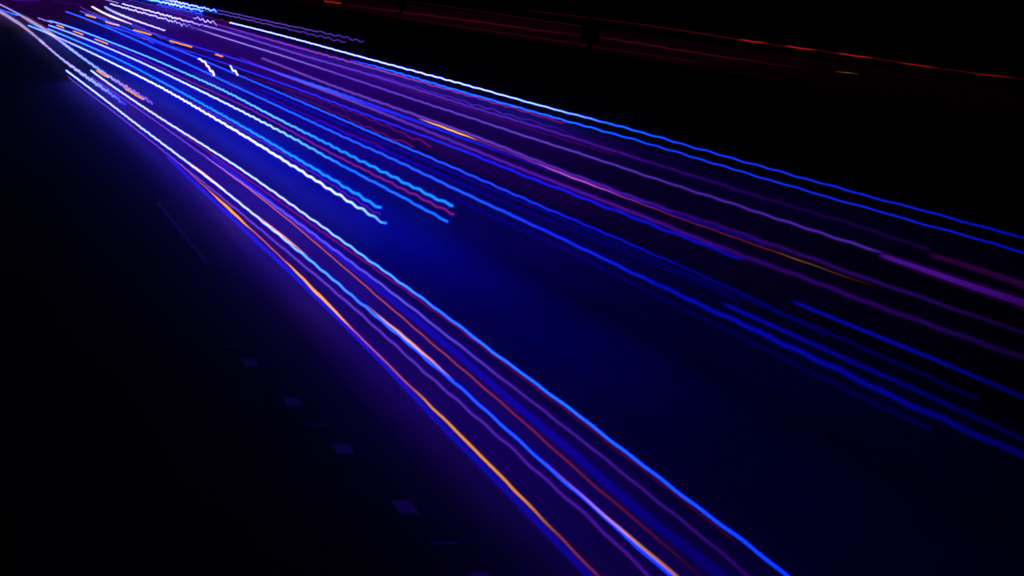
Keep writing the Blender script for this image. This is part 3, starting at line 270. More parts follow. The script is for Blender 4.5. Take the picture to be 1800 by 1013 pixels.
 ('headlight_trail', 'long even purple trail crossing the dark right half alone', 'purple headlight trails of the right lanes', 0.66, 0.015, 1.8, [
  (23.49,154.37,.048,.055,.005,.22), (23.49,147.4,.0485,.1753,.1169,.486), (23.51,140.44,.0491,.3083,.2406,.78), (23.51,138.89,.0492,.34,.27,.85), (23.56,133.08,.0499,.318,.2494,.8127), (23.68,123.73,.0511,.2773,.2112,.7438), (23.86,113,.0525,.2223,.1596,.6506), (23.89,110.44,.0528,.208,.1462,.6264), (23.92,105.7,.0516,.1805,.1204,.5798), (23.94,99.19,.05,.1398,.0822,.5108), (23.93,93.14,.0484,.098,.043,.44), (23.91,86.07,.0466,.098,.043,.44), (23.89,79.89,.0449,.098,.043,.44), (23.89,77.1,.0442,.098,.043,.44), (23.91,72.09,.0429,.098,.043,.44), (23.94,67.74,.0418,.098,.043,.44), (23.94,65.57,.0412,.098,.043,.44), (23.93,61.91,.0403,.098,.043,.44), (23.93,61.69,.0402,.098,.043,.44), (23.94,59.91,.0397,.0947,.0405,.4275), (24,55.17,.0384,.0847,.033,.39), (24.02,50.96,.0373,.0747,.0255,.3525), (24,48.61,.0366,.0687,.021,.33), (24,46,.0359,.0613,.0155,.3025), (24.01,44.91,.0356,.058,.013,.29), (24.02,43.88,.0353,.058,.013,.29), (24.05,40.95,.0345,.058,.013,.29), (24.02,37.96,.0336,.058,.013,.29), (24.05,35.35,.0329,.058,.013,.29), (24.05,33.54,.0324,.058,.013,.29), (24.05,32.98,.0323,.02,.001,.095)]),
 ('headlight_trail', 'thick violet bar running off the right edge of the picture', 'purple headlight trails of the right lanes', 0.66, 0, 1.3, [
  (23.87,32.89,.0579,0,0,0), (23.86,32.56,.0592,.05,.004,.19), (23.84,31.26,.0646,.05,.004,.19), (23.82,30.13,.0693,.05,.004,.19), (23.8,29.2,.0732,.0442,.0032,.1635), (23.83,26.93,.0834,.028,.001,.09), (23.89,16.93,.0834,.028,.001,.09)]),
 ('headlight_trail', 'dim plum bar above the thick violet bar at the right edge', 'purple headlight trails of the right lanes', 0.66, 0, 1.3, [
  (25.17,32.46,.058,0,0,0), (25.19,32.12,.0597,.018,.0007,.026), (25.23,31.02,.0651,.0171,.0008,.0272), (25.15,28.47,.0762,.015,.001,.03), (25.04,18.47,.0762,.015,.001,.03)]),
 ('headlight_trail', 'purple trail between the long even purple one and the pink one', 'purple headlight trails of the right lanes', 0.66, 0.018, 1.8, [
  (25.12,155.17,.0579,.34,.27,.85), (25.27,150.76,.0608,.2997,.2322,.7817), (25.41,143.38,.0651,.2324,.1691,.6678), (25.46,135.09,.0694,.1545,.096,.5357), (25.45,129.42,.0721,.098,.043,.44), (25.44,123.15,.075,.0955,.0411,.4306), (25.43,114.92,.079,.0918,.0383,.4168), (25.43,113.3,.0798,.091,.0377,.4138), (25.49,107.71,.0739,.088,.0355,.4025), (25.6,101.71,.0676,.0843,.0327,.3886), (25.73,96.32,.0618,.0806,.0299,.3747), (25.77,92.72,.058,.078,.028,.365), (25.78,87.8,.0529,.0743,.0252,.3511), (25.77,86.14,.0512,.073,.0242,.3463), (25.74,83.06,.0508,.0705,.0224,.3369), (25.69,78.81,.0503,.0668,.0196,.323), (25.63,72.51,.0494,.0606,.0149,.2997), (25.63,70.18,.0492,.058,.013,.29), (25.66,66.15,.0487,.057,.0103,.2667), (25.71,62.53,.0484,.056,.0077,.2433), (25.73,59.17,.0481,.055,.005,.22), (25.71,56.02,.0477,.0433,.0037,.1783), (25.67,53.09,.0473,.0317,.0023,.1367), (25.65,50.42,.047,.02,.001,.095), (25.64,46.87,.0468,.0158,.0008,.0743), (25.62,43.67,.0465,.0116,.0006,.0536), (25.62,41.55,.0464,.0085,.0004,.0384), (25.68,40.04,.0464,.006,.0003,.026), (25.73,37.87,.0463,.006,.0003,.026), (25.69,35.29,.046,.006,.0003,.026), (25.59,32.88,.0457,.006,.0003,.026)]),
 ('headlight_trail', 'dark red hairline just below a purple trail of the right lanes', 'purple headlight trails of the right lanes', 0.5, 0.012, 1.8, [
  (25.78,100.28,.0294,.022,.0006,.016), (25.83,94.81,.0294,.0314,.0007,.0207), (25.79,87.83,.0293,.044,.0008,.027), (25.71,82.97,.0292,.0537,.0009,.0318), (25.66,80.01,.0291,.06,.001,.035), (25.63,77.27,.029,.0571,.001,.0336), (25.6,72.43,.0289,.0515,.0009,.0307), (25.56,65.89,.0289,.0427,.0008,.0264), (25.62,58.92,.0289,.0312,.0007,.0206), (25.7,54.25,.0289,.022,.0006,.016)]),
 ('headlight_trail', 'thin wavy indigo thread peeling away below the pink trail', 'purple headlight trails of the right lanes', 0.7, 0.045, 2.6, [
  (26.01,92.86,.0213,.055,.005,.22), (25.97,86.79,.022,.0538,.0085,.2615), (25.98,83.83,.0223,.0532,.0104,.2846), (26.02,81.1,.0227,.0526,.0123,.3077), (26.06,77.32,.0232,.0516,.0152,.3418), (26.07,73.74,.0236,.0507,.018,.376), (26.07,71.39,.0239,.05,.02,.4), (26.1,68.33,.0243,.0424,.0152,.3232), (26.17,65.5,.0247,.0347,.0103,.2444), (26.22,63.41,.025,.0286,.0064,.1821), (26.27,60.61,.0254,.02,.001,.095)]),
 ('headlight_trail', 'pink-magenta trail under the top blue pair, ending in ripples', 'purple headlight trails of the right lanes', 0.66, 0.03, 2.2, [
  (22.74,259.14,.0558,.055,.005,.22), (24.23,229.17,.0558,.055,.005,.22), (25.25,209.09,.0567,.055,.005,.22), (26.25,188.37,.0575,.055,.005,.22), (26.64,173.81,.0575,.0939,.0098,.2422), (26.8,159.77,.0571,.1338,.0147,.265), (26.84,151.34,.0568,.16,.018,.28), (26.88,140.21,.0563,.1847,.0222,.2997), (26.9,136.68,.0562,.1933,.0237,.3067), (26.95,130.37,.0555,.21,.0265,.32), (27.02,122.48,.0546,.2333,.0305,.3387), (27.13,114.59,.0538,.26,.035,.36), (27.24,108.12,.0531,.26,.035,.36), (27.31,102.21,.0525,.26,.035,.36), (27.35,98.33,.0521,.26,.035,.36), (27.37,94.81,.0517,.2475,.0329,.35), (27.38,91.49,.0513,.235,.0308,.34), (27.39,89.98,.0506,.229,.0297,.3352), (27.41,86.95,.0491,.2165,.0276,.3252), (27.42,84.09,.0477,.204,.0255,.3152), (27.46,77.67,.0445,.173,.0202,.2904), (27.49,75.27,.0434,.16,.018,.28), (27.51,73.07,.0423,.1565,.0152,.2448), (27.52,69.94,.0408,.1513,.011,.1927), (27.49,66.86,.0393,.1459,.0067,.1392), (27.46,63.71,.0377,.14,.002,.08)]),
 ('headlight_trail', 'thin brilliant white trail along the top edge of the road, turning blue', 'purple headlight trails of the right lanes', 0.66, 0.02, 2, [
  (28.74,160.48,.0518,.95,1.15,24), (29.05,147.46,.0492,.95,1.15,24), (29.23,134.81,.0466,.95,1.15,24), (29.29,123.61,.0442,.95,1.15,24), (29.29,113.78,.0421,.95,1.15,24), (29.3,107.4,.0408,.95,1.15,24), (29.32,101.54,.0395,.95,1.15,24), (29.35,98.01,.0388,.95,1.15,24), (29.36,96.38,.0382,.95,1.15,24), (29.38,91.54,.0365,.95,1.15,24), (29.4,87.2,.035,.95,1.15,24), (29.4,85.75,.0345,.95,1.15,24), (29.4,83.16,.0334,.87,1.126,24.96), (29.4,80.49,.0325,.7833,1.1,26), (29.36,75.69,.0308,.6167,1.05,28), (29.35,71.39,.0293,.45,1,30), (29.38,67.6,.0293,.2473,.6364,18.3636), (29.45,64.2,.0309,.0445,.2727,6.7273), (29.46,63.55,.0312,.004,.2,4.4), (29.48,61.02,.0307,.0037,.1571,3.4571), (29.44,57.95,.0302,.0034,.1036,2.2786), (29.36,55.04,.0297,.003,.05,1.1), (29.3,52.38,.029,.0028,.044,1.03), (29.27,49.97,.0284,.0026,.038,.96), (29.22,45.66,.0273,.0022,.026,.82), (29.21,43.72,.0269,.002,.02,.75), (29.19,40.42,.0261,.0015,.0154,.6552), (29.25,37.72,.0255,.0009,.011,.5654), (29.26,35.36,.0249,.0005,.0069,.4807), (29.25,33.28,.0244,0,.003,.4), (29.26,23.28,.0244,0,.003,.4)]),
 ('headlight_trail', 'bright blue trail just below the brilliant white one at the top edge', 'purple headlight trails of the right lanes', 0.66, 0.02, 2, [
  (27.77,105.05,.0306,.002,.025,.95), (27.92,100.38,.0355,.0032,.134,3.0981), (27.95,97.53,.0381,.004,.2,4.4), (27.95,95.15,.0404,.004,.2,4.4), (27.95,93.36,.0421,.004,.2,4.4), (27.92,90.04,.0407,.004,.2,4.4), (27.89,86.91,.0395,.004,.2,4.4), (27.85,82.62,.0378,.004,.2,4.4), (27.84,78.76,.0363,.004,.2,4.4), (27.86,76.28,.0353,.004,.2,4.4), (27.89,73,.034,.004,.2,4.4), (27.91,69.86,.0328,.004,.2,4.4), (27.93,66.05,.0313,.004,.2,4.4), (27.95,64.29,.0306,.004,.2,4.4), (27.97,62.62,.0303,.0038,.175,3.85), (28.01,60.29,.0299,.0036,.138,3.036), (28.04,58.02,.0295,.0033,.1,2.2), (28.02,55.13,.029,.003,.05,1.1), (27.96,52.39,.0283,.0028,.045,1.0417), (27.9,49.85,.0277,.0027,.04,.9833), (27.85,47.52,.0271,.0025,.035,.925), (27.78,41.55,.0256,.002,.02,.75), (27.78,40.96,.0255,.0019,.0192,.7329), (27.81,38.28,.0248,.0014,.0151,.6491), (27.83,35.84,.0243,.0009,.011,.5654), (27.86,33.62,.0237,.0005,.0069,.4807), (27.87,31.66,.0233,0,.003,.4), (27.97,21.66,.0233,0,.003,.4)]),
 ('headlight_trail', 'upper cyan-white trail of the brightest pair at the top of the bend', 'far headlight trails at the road bend', 0.66, (0.04, 0.17), 3.4, [
  (30.62,274.21,.0813,.8,1.15,22), (31.43,234.22,.0813,.8,1.15,22), (31.54,229.34,.0792,.8,1.15,22), (31.7,220.83,.0754,.8,1.15,22), (31.8,213.17,.0721,.8,1.15,22), (31.9,205.99,.069,.8,1.15,22), (32,198.88,.0666,.528,.99,20.4), (32.16,189.06,.0632,.12,.75,18)]),
 ('headlight_trail', 'lower cyan-white trail of the brightest pair at the top of the bend', 'far headlight trails at the road bend', 0.66, (0.04, 0.17), 3.4, [
  (27.11,271.39,.1077,.12,.75,18), (29.04,231.44,.1077,.12,.75,18), (29.21,228.06,.1039,.2453,.8237,18.7368), (29.57,220.59,.0955,.5316,.9921,20.4211), (29.83,213.58,.088,.8,1.15,22), (30.02,206.61,.0824,.6179,1.0429,20.9286), (30.18,199.96,.0771,.4357,.9357,19.8571), (30.5,189.64,.0685,.12,.75,18)]),
 ('headlight_trail', 'blue rippled trail below the brightest cyan-white pair at the bend', 'far headlight trails at the road bend', 0.66, (0.06, 0.18), 3.4, [
  (27.75,212.57,.0583,.008,.12,1.6), (28.4,200.28,.0575,.008,.12,1.6), (28.8,190.46,.0567,.008,.12,1.6), (29.12,181.21,.0559,.008,.12,1.6)]),
 ('headlight_trail', 'upper of two purple zigzag trails at the very top of the road', 'purple headlight trails of the right lanes', 1.5, (0.02, 0.085), 3, [
  (29.52,172.72,.0485,.098,.043,.44), (29.75,163,.0477,.098,.043,.44), (29.87,155.36,.0471,.098,.043,.44), (30.02,145.19,.0463,.098,.043,.44), (30.16,138.92,.0458,.098,.043,.44), (30.51,128.59,.0452,.0836,.0322,.386), (30.69,123,.0448,.075,.0257,.3537), (30.8,117.24,.0444,.0658,.0188,.3191), (30.8,112.45,.0439,.058,.013,.29)]),
 ('headlight_trail', 'lower of two purple zigzag trails at the very top of the road', 'purple headlight trails of the right lanes', 1.5, (0.02, 0.085), 3, [
  (26.67,191.03,.053,.055,.005,.22), (27.57,178.13,.0519,.0722,.0202,.308), (28.16,165.26,.0505,.0898,.0358,.3982), (28.36,159.54,.0498,.098,.043,.44), (28.46,156.03,.0494,.0957,.0413,.4313), (28.69,145.48,.048,.0883,.0358,.4038), (28.8,139.34,.0472,.0837,.0323,.3864), (28.9,133.16,.0464,.0787,.0285,.3675), (29.05,124.62,.0453,.0709,.0227,.3386), (29.19,118.02,.0444,.0642,.0176,.3132), (29.34,112.61,.0438,.058,.013,.29)]),
 ('headlight_trail', 'thin plum trail leading into the start of the brilliant white one', 'far headlight trails at the road bend', 0.66, (0.04, 0.16), 3.2, [
  (24.6,261.25,.0564,.055,.005,.22), (25.83,231.27,.0564,.055,.005,.22), (26.32,217.78,.0543,.055,.005,.22), (27.06,201.09,.0517,.055,.005,.22), (27.76,186.49,.0494,.055,.005,.22), (27.84,184.7,.0492,.055,.005,.22), (28.31,173.77,.0475,.0918,.0037,.1595), (28.74,160.47,.0453,.14,.002,.08)]),
 ('headlight_trail', 'short white zigzag trail above the purple lanes near the bend', 'far headlight trails at the road bend', 0.66, (0.12, 0.2), 3.6, [
  (26.74,173.17,.0375,.34,.27,.85), (26.86,169.74,.0369,.64,.5564,3.1909), (26.95,165.55,.0362,1,.9,6), (26.98,158.66,.0371,.34,.27,.85)]),
 ('headlight_trail', 'dotted white trail fading to purple, upper of two at the bend', 'far headlight trails at the road bend', 0.66, (0.05, 0.12), 3.2, [
  (23.33,216.42,.0636,1,.9,6), (23.9,198.16,.0639,1,.9,6), (24.22,186.52,.064,1,.9,6), (24.5,176.04,.0641,1,.9,6), (24.61,172.16,.0641,1,.9,6), (24.76,166.63,.0649,.775,.6852,4.2443), (24.81,164.87,.0651,.7,.6136,3.6591), (25.04,156.94,.0533,.34,.27,.85), (25.15,153.57,.0479,.098,.043,.44)]),
 ('headlight_trail', 'dotted white trail fading to purple, lower of two at the bend', 'far headlight trails at the road bend', 0.66, (0.05, 0.17), 3.2, [
  (21.71,216.96,.0636,1,.9,6), (22.21,199.53,.0582,1,.9,6), (22.6,187.61,.0544,1,.9,6), (22.94,176.82,.0511,1,.9,6), (22.99,174.76,.0504,1,.9,6), (23.19,166.83,.0486,.7067,.62,3.7111), (23.4,157.67,.0466,.34,.27,.85), (23.54,152.77,.0451,.055,.005,.22)]),
 ('headlight_trail', 'white-lilac trail cut off by the top edge of the picture', 'far headlight trails at the road bend', 0.66, 0.02, 1.3, [
  (21.43,277.62,.0645,.34,.27,.85), (22.61,237.64,.0645,.34,.27,.85), (22.73,232.81,.0633,.34,.27,.85), (22.93,226.47,.0617,.34,.27,.85), (23.13,219.73,.06,.34,.27,.85)]),
 ('headlight_trail', 'short curved thick white trail at the bend', 'far headlight trails at the road bend', 0.66, (0.01, 0.05), 2, [
  (19.93,206.34,.1002,.36,.55,10), (19.7,199.57,.0975,.4697,.61,9.3143), (19.51,191.42,.0942,.6343,.7,8.2857), (19.45,181.19,.0904,.9086,.85,6.5714), (19.45,178.81,.0876,.9817,.89,6.1143), (19.45,178.22,.0869,1,.9,6), (19.54,169.42,.0749,1,.9,6), (19.73,158.51,.0594,1,.9,6), (19.96,147.99,.0441,1,.9,6)]),
 ('headlight_trail', 'short curved pinkish white trail left of the thick white one at the bend', 'far headlight trails at the road bend', 0.66, 0.02, 2, [
  (18.35,208.08,.0872,1.7,1.25,2), (18.09,195.03,.0899,1.7,1.25,2), (18,189,.0914,1.7,1.25,2), (17.96,183.08,.0933,1.7,1.25,2), (17.96,181.76,.0939,1.6561,1.2134,1.9707), (18,176.95,.0961,1.4805,1.0671,1.8537), (18.04,173.68,.0863,1.3488,.9573,1.7659), (18.14,167.06,.0663,1.0634,.7195,1.5756), (18.23,161.44,.0491,.8,.5,1.4)]),
 ('headlight_trail', 'purple zigzag tail continuing below the curved pinkish white trail', 'far headlight trails at the road bend', 0.66, (0.06, 0.16), 3.2, [
  (18.24,161.51,.0395,.098,.043,.44), (18.3,152.64,.0375,.098,.043,.44), (18.24,146.8,.0361,.098,.043,.44), (18.16,140.75,.0347,.098,.043,.44), (18.1,135.63,.0335,.098,.043,.44), (18.07,129.29,.032,.098,.043,.44)]),
 ('headlight_trail', 'thin pink dotted trail left of the curved pinkish white one', 'far headlight trails at the road bend', 0.66, 0.02, 2, [
  (16.73,207.76,.047,.16,.018,.28), (16.67,194.28,.044,.1402,.026,.3311), (16.72,180.65,.0411,.1151,.0361,.3957), (16.8,172.89,.0394,.098,.043,.44)]),
 ('headlight_trail', 'tiny purple zigzag in the blue field beyond the amber dashes', 'far headlight trails at the road bend', 0.66, (0.1, 0.14), 2.6, [
  (16.32,136.63,.0315,.098,.043,.44), (16.45,133.6,.0308,.098,.043,.44), (16.38,129.19,.0299,.098,.043,.44)]),
 ('headlight_trail', 'white squiggle slanting steeply across the blue lines, larger of two', 'far headlight trails at the road bend', 0.9, (0.07, 0.07), 3.6, [
  (16.85,107.68,.05,1.7,1.25,2), (16.72,104.85,.0536,1.7,1.25,2), (16.36,100.71,.0562,1.7,1.25,2), (15.98,97.29,.0572,1.7,1.25,2), (15.61,93.78,.0584,1.7,1.25,2)]),
 ('headlight_trail', 'small white squiggle slanting across the blue lines, right of the larger', 'far headlight trails at the road bend', 0.9, (0.08, 0.08), 3.6, [
  (17.77,99.79,.0468,1.7,1.25,2), (17.41,96.52,.0468,1.7,1.25,2), (17.1,93.68,.047,1.7,1.25,2), (17.08,93.45,.0469,1.7,1.25,2)]),
 ('headlight_trail', 'grey-lilac merging trail, left of two that enter at the left edge', 'far headlight trails at the road bend', 0.66, (0.02, 0.09), 1.6, [
  (4.73,231.32,.1783,.38,.29,.62), (5.79,201.34,.1783,.38,.29,.62), (5.93,197.28,.1749,.38,.29,.62), (6.33,185.84,.1651,.38,.29,.62), (6.78,170.69,.1521,.38,.29,.62), (6.81,169.82,.1514,.38,.29,.62), (7.08,157.06,.117,.38,.29,.62), (7.26,144.92,.0866,.38,.29,.62), (7.33,137.33,.0782,.38,.29,.62), (7.37,133.75,.0741,.392,.307,.718), (7.44,125.84,.0653,.4208,.3478,.9532), (7.52,118.43,.0569,.452,.392,1.208), (7.56,115.41,.0562,.4664,.4124,1.3256), (7.68,109.24,.0548,.5,.46,1.6), (7.73,107.26,.0543,.4775,.465,1.675), (7.87,101.42,.0531,.4055,.481,1.915), (7.95,98.45,.0525,.365,.49,2.05), (8.04,95.42,.0518,.32,.5,2.2), (8.17,91.32,.0512,.2418,.3832,1.8926), (8.32,86.16,.0504,.1375,.2275,1.4828), (8.44,79.76,.0492,.002,.025,.95)]),
 ('headlight_trail', 'thick grey-lilac merging trail that narrows to pale blue, right of two', 'far headlight trails at the road bend', 0.66, (0.02, 0.07), 1.6, [
  (5.37,254.93,.0795,.34,.27,.85), (6.55,224.96,.0795,.34,.27,.85), (6.72,220.82,.0804,.3447,.2724,.8229), (7.34,204.87,.0834,.3635,.2818,.7147), (7.77,191.66,.0853,.38,.29,.62), (7.9,187.17,.1042,.38,.29,.62), (8.19,177.01,.1462,.38,.29,.62), (8.25,174.61,.156,.38,.29,.62), (8.5,165.54,.1556,.38,.29,.62), (8.72,156.36,.155,.38,.29,.62), (8.86,148.06,.1537,.38,.29,.62), (8.89,146,.1533,.38,.29,.62), (8.92,142.6,.1285,.38,.29,.62), (8.93,141.25,.1188,.3752,.3068,.7464), (8.97,136.01,.0816,.356,.374,1.252), (8.99,132.88,.0766,.344,.416,1.568), (9.03,127.02,.0674,.32,.5,2.2), (9.05,124.31,.0633,.32,.5,2.2), (9.14,115.17,.0611,.32,.5,2.2), (9.23,107.84,.0595,.32,.5,2.2), (9.3,103.12,.0585,.32,.5,2.2), (9.38,98.24,.0576,.3275,.4138,1.6938), (9.56,91.58,.0567,.34,.27,.85), (9.64,89.22,.0564,.2938,.2325,.8308), (9.8,83.71,.0554,.1785,.1388,.7827), (9.91,80.34,.0549,.1,.075,.75)]),
 ('headlight_trail', 'short cyan trail between the two merging trails at the left edge', 'far headlight trails at the road bend', 0.66, 0.05, 3, [
  (3.56,236.13,.0484,.008,.12,1.6), (5.95,206.23,.0484,.008,.12,1.6), (6.15,203.64,.0489,.0074,.1474,2.56), (6.87,194.64,.0506,.0053,.2503,6.16), (7.57,185.76,.052,.003,.36,10)]),
 ('headlight_trail', 'short lilac trail just before the pale cyan one begins', 'far headlight trails at the road bend', 0.66, 0.05, 3, [
  (9.53,178.46,.0479,.34,.27,.85), (10.01,172.83,.0493,.34,.27,.85), (10.35,167.57,.0501,.34,.27,.85)]),
 ('headlight_trail', 'faint purple hazy glow across the top left corner, nearest the corner', 'far headlight trails at the road bend', 0.9, 0.0, 1.3, [  # hazy glow built as a dim emissive tube
  (8.81,233.66,.0901,.055,.005,.22), (10.6,228.2,.0815,.0375,.003,.1575), (12.56,226.98,.0746,.02,.001,.095)]),
 ('headlight_trail', 'faint purple hazy glow near the top edge left of the dotted trails', 'far headlight trails at the road bend', 0.9, 0.0, 1.3, [  # likewise a hazy glow, shaped as a dim tube
  (14.56,226.67,.0883,.013,.0007,.06), (15.65,214.08,.0741,.013,.0007,.06), (17.1,208.39,.0629,.013,.0007,.06)]),
 ('tail_light_trail', 'brightest red tail light trail along the far right, in broken gleams', 'tail light trails on the far carriageway', 0.85, 0.02, 4, [
  (68.79,171.29,.058,.018,.0002,.002), (68.7,158.32,.0608,.018,.0002,.002), (68.48,150.47,.0623,.018,.0002,.002), (68.17,141.6,.0639,.018,.0002,.002), (68.06,139.41,.0642,.02,.0002,.002), (66.64,123.37,.0658,.035,.0006,.002), (65.45,113.05,.055,.035,.0006,.002), (65.3,111.39,.0532,.2697,.0059,.0036), (65.27,111.05,.0529,.32,.007,.004), (65.2,110.14,.0519,.32,.007,.004), (65.08,108.5,.0508,.32,.007,.004), (65.03,107.86,.0505,.206,.0044,.0032), (64.97,106.92,.0499,.035,.0006,.002), (64.81,104.11,.0481,.035,.0006,.002), (64.76,103.13,.0475,.2725,.0059,.0037), (64.74,102.94,.0474,.32,.007,.004), (64.58,100.11,.0456,.32,.007,.004), (64.55,99.65,.0453,.225,.0049,.0033), (64.5,98.74,.0448,.035,.0006,.002), (64.32,95.66,.0429,.035,.0006,.002), (64.31,95.41,.0427,.092,.0019,.0024), (64.25,94.39,.0421,.32,.007,.004), (64.07,91.88,.0405,.32,.007,.004), (64.04,91.46,.0403,.2487,.0054,.0035), (63.93,90.21,.0395,.035,.0006,.002), (63.52,86.5,.0372,.035,.0006,.002), (63.49,86.26,.0371,.068,.0013,.002), (63.38,85.32,.0365,.2,.004,.002), (63.13,82.71,.0349,.2,.004,.002), (63.09,82.28,.0347,.1454,.0029,.002), (63.01,81.3,.0341,.018,.0002,.002), (62.8,78.04,.032,.035,.0006,.002), (62.78,77.73,.0319,.0556,.001,.002), (62.86,75.84,.0306,.2,.004,.002), (62.9,73.22,.0289,.018,.0002,.002), (63.4,53.23,.0289,.018,.0002,.002)]),
 ('tail_light_trail', 'dim plum tail light trail that ends behind the dark sign post', 'tail light trails on the far carriageway', 0.85, 0.02, 4, [
  (63.37,213.98,.0628,.008,.0001,.002), (62.94,189.28,.0611,.0095,.0002,.004), (62.25,170.29,.0595,.0109,.0002,.0058), (61.29,149.2,.0576,.0127,.0003,.0082), (60.82,136.59,.0565,.014,.0004,.01)]),
 ('tail_light_trail', 'dim crimson tail light trail passing behind both dark posts', 'tail light trails on the far carriageway', 0.7, 0.03, 4, [
  (52.83,202.86,.0654,.018,.0002,.002), (52.97,189.76,.0673,.0244,.0003,.0037), (53.34,177.68,.0694,.0315,.0004,.0057), (53.9,167.58,.0717,.0386,.0005,.0076), (54.01,165.72,.0721,.04,.0005,.008), (54.42,158.48,.0737,.04,.0005,.008), (54.72,149.72,.0753,.04,.0005,.008), (54.9,141.5,.0709,.04,.0005,.008), (55.23,129.77,.0646,.0213,.0003,.0045), (55.84,123.3,.0611,.008,.0001,.002), (55.99,120.94,.0598,.0176,.0002,.0038), (55.95,114.98,.0566,.04,.0005,.008), (55.55,107.95,.0529,.04,.0005,.008), (55.35,104.22,.0509,.04,.0005,.008), (55.19,99.19,.0483,.0322,.0004,.0065), (55.21,92.76,.0448,.0204,.0003,.0043), (55.3,86.77,.0416,.008,.0001,.002)]),
 ('tail_light_trail', 'faintest red tail light trail, lowest on the far carriageway', 'tail light trails on the far carriageway', 0.7, 0.02, 4, [
  (49.11,163.64,.0643,.008,.0001,.002), (49.54,148.08,.0612,.0133,.0002,.002), (49.96,136.71,.0591,.018,.0002,.002), (50.47,122.84,.0564,.0153,.0002,.002), (50.55,109.17,.0535,.0123,.0001,.002), (50.79,100.29,.0517,.0099,.0001,.002), (51.01,94.3,.0506,.008,.0001,.002)]),
 ('tail_light_trail', 'short bright red dash at the top edge of the picture', 'tail light trails on the far carriageway', 0.85, 0.04, 4, [
  (51.75,209.94,.0875,.32,.007,.004), (52.02,206.25,.0829,.32,.007,.004), (52.09,201.9,.078,.32,.007,.004)]),
 ('tail_light_trail', 'small yellow glint below the brightest red trail at the far right', 'tail light trails on the far carriageway', 0.5, 0, 1.3, [
  (57.16,85.1,.0159,.02,.01,.002), (57.42,84.24,.0293,.11,.06,.012), (57.46,84.1,.0315,.0992,.054,.0108), (57.49,84.01,.03,.092,.05,.01), (57.59,82.79,.0156,.02,.01,.002)]),
]
INDICATORS = [
 ('amber flashing indicator trail of three dashes inside the trails that stop mid-road', 0.5, [
  [(10.71,165.11,.0646), (11.04,159.79,.0627)],
  [(11.5,153.15,.0603), (11.74,150.01,.0591), (11.89,146.54,.0578)],
  [(12.36,139.53,.0552), (12.59,136.04,.054), (12.77,132.33,.0526)],
 ]),
 ('amber flashing indicator trail of five dashes along the upper blue lines', 0.5, [
  [(15.73,187.67,.0909), (16.18,180.01,.0875)],
  [(16.41,170.36,.083), (16.64,165.84,.081), (16.99,162.32,.0794)],
  [(17.46,152.93,.0751), (17.8,148.66,.0732), (18.08,144.33,.0713)],
  [(18.56,134.56,.0668), (18.85,129.97,.0647), (19.15,125.8,.0628)],
  [(19.6,116.48,.0586), (19.75,114.2,.0576)],
 ]),
 ('short amber indicator trail of two dashes on the right merging trail', 0.75, [
  [(8.98,101.66,.0467), (9.04,98.38,.0453), (9.15,95.91,.0442)],
  [(9.35,88.07,.0408), (9.46,84.49,.0393), (9.58,81.33,.0379)],
 ]),
]

def trail_material():
    m = bpy.data.materials.new('lamp_light'); m.use_nodes = True; t = m.node_tree
    t.nodes.clear()
    out = t.nodes.new('ShaderNodeOutputMaterial'); e = t.nodes.new('ShaderNodeEmission')
    a = t.nodes.new('ShaderNodeAttribute'); a.attribute_name = 'lamp'
    # light adds to light: a trail hides nothing behind it (front and back wall each give half)
    e.inputs['Strength'].default_value = .5
    tr = t.nodes.new('ShaderNodeBsdfTransparent'); ad = t.nodes.new('ShaderNodeAddShader')
    t.links.new(a.outputs['Color'], e.inputs['Color']); t.links.new(e.outputs[0], ad.inputs[0])
    t.links.new(tr.outputs[0], ad.inputs[1]); t.links.new(ad.outputs[0], out.inputs['Surface'])
    return m
M_LAMP = trail_material()
M_AMBER = bpy.data.materials.new('amber_lamp'); M_AMBER.use_nodes = True
_t = M_AMBER.node_tree; _t.nodes.clear()
_o = _t.nodes.new('ShaderNodeOutputMaterial'); _e = _t.nodes.new('ShaderNodeEmission'); _a = _t.nodes.new('ShaderNodeAttribute')
_a.attribute_name = 'lamp'; _t.links.new(_a.outputs['Color'], _e.inputs['Color']); _t.links.new(_e.outputs[0], _o.inputs['Surface'])
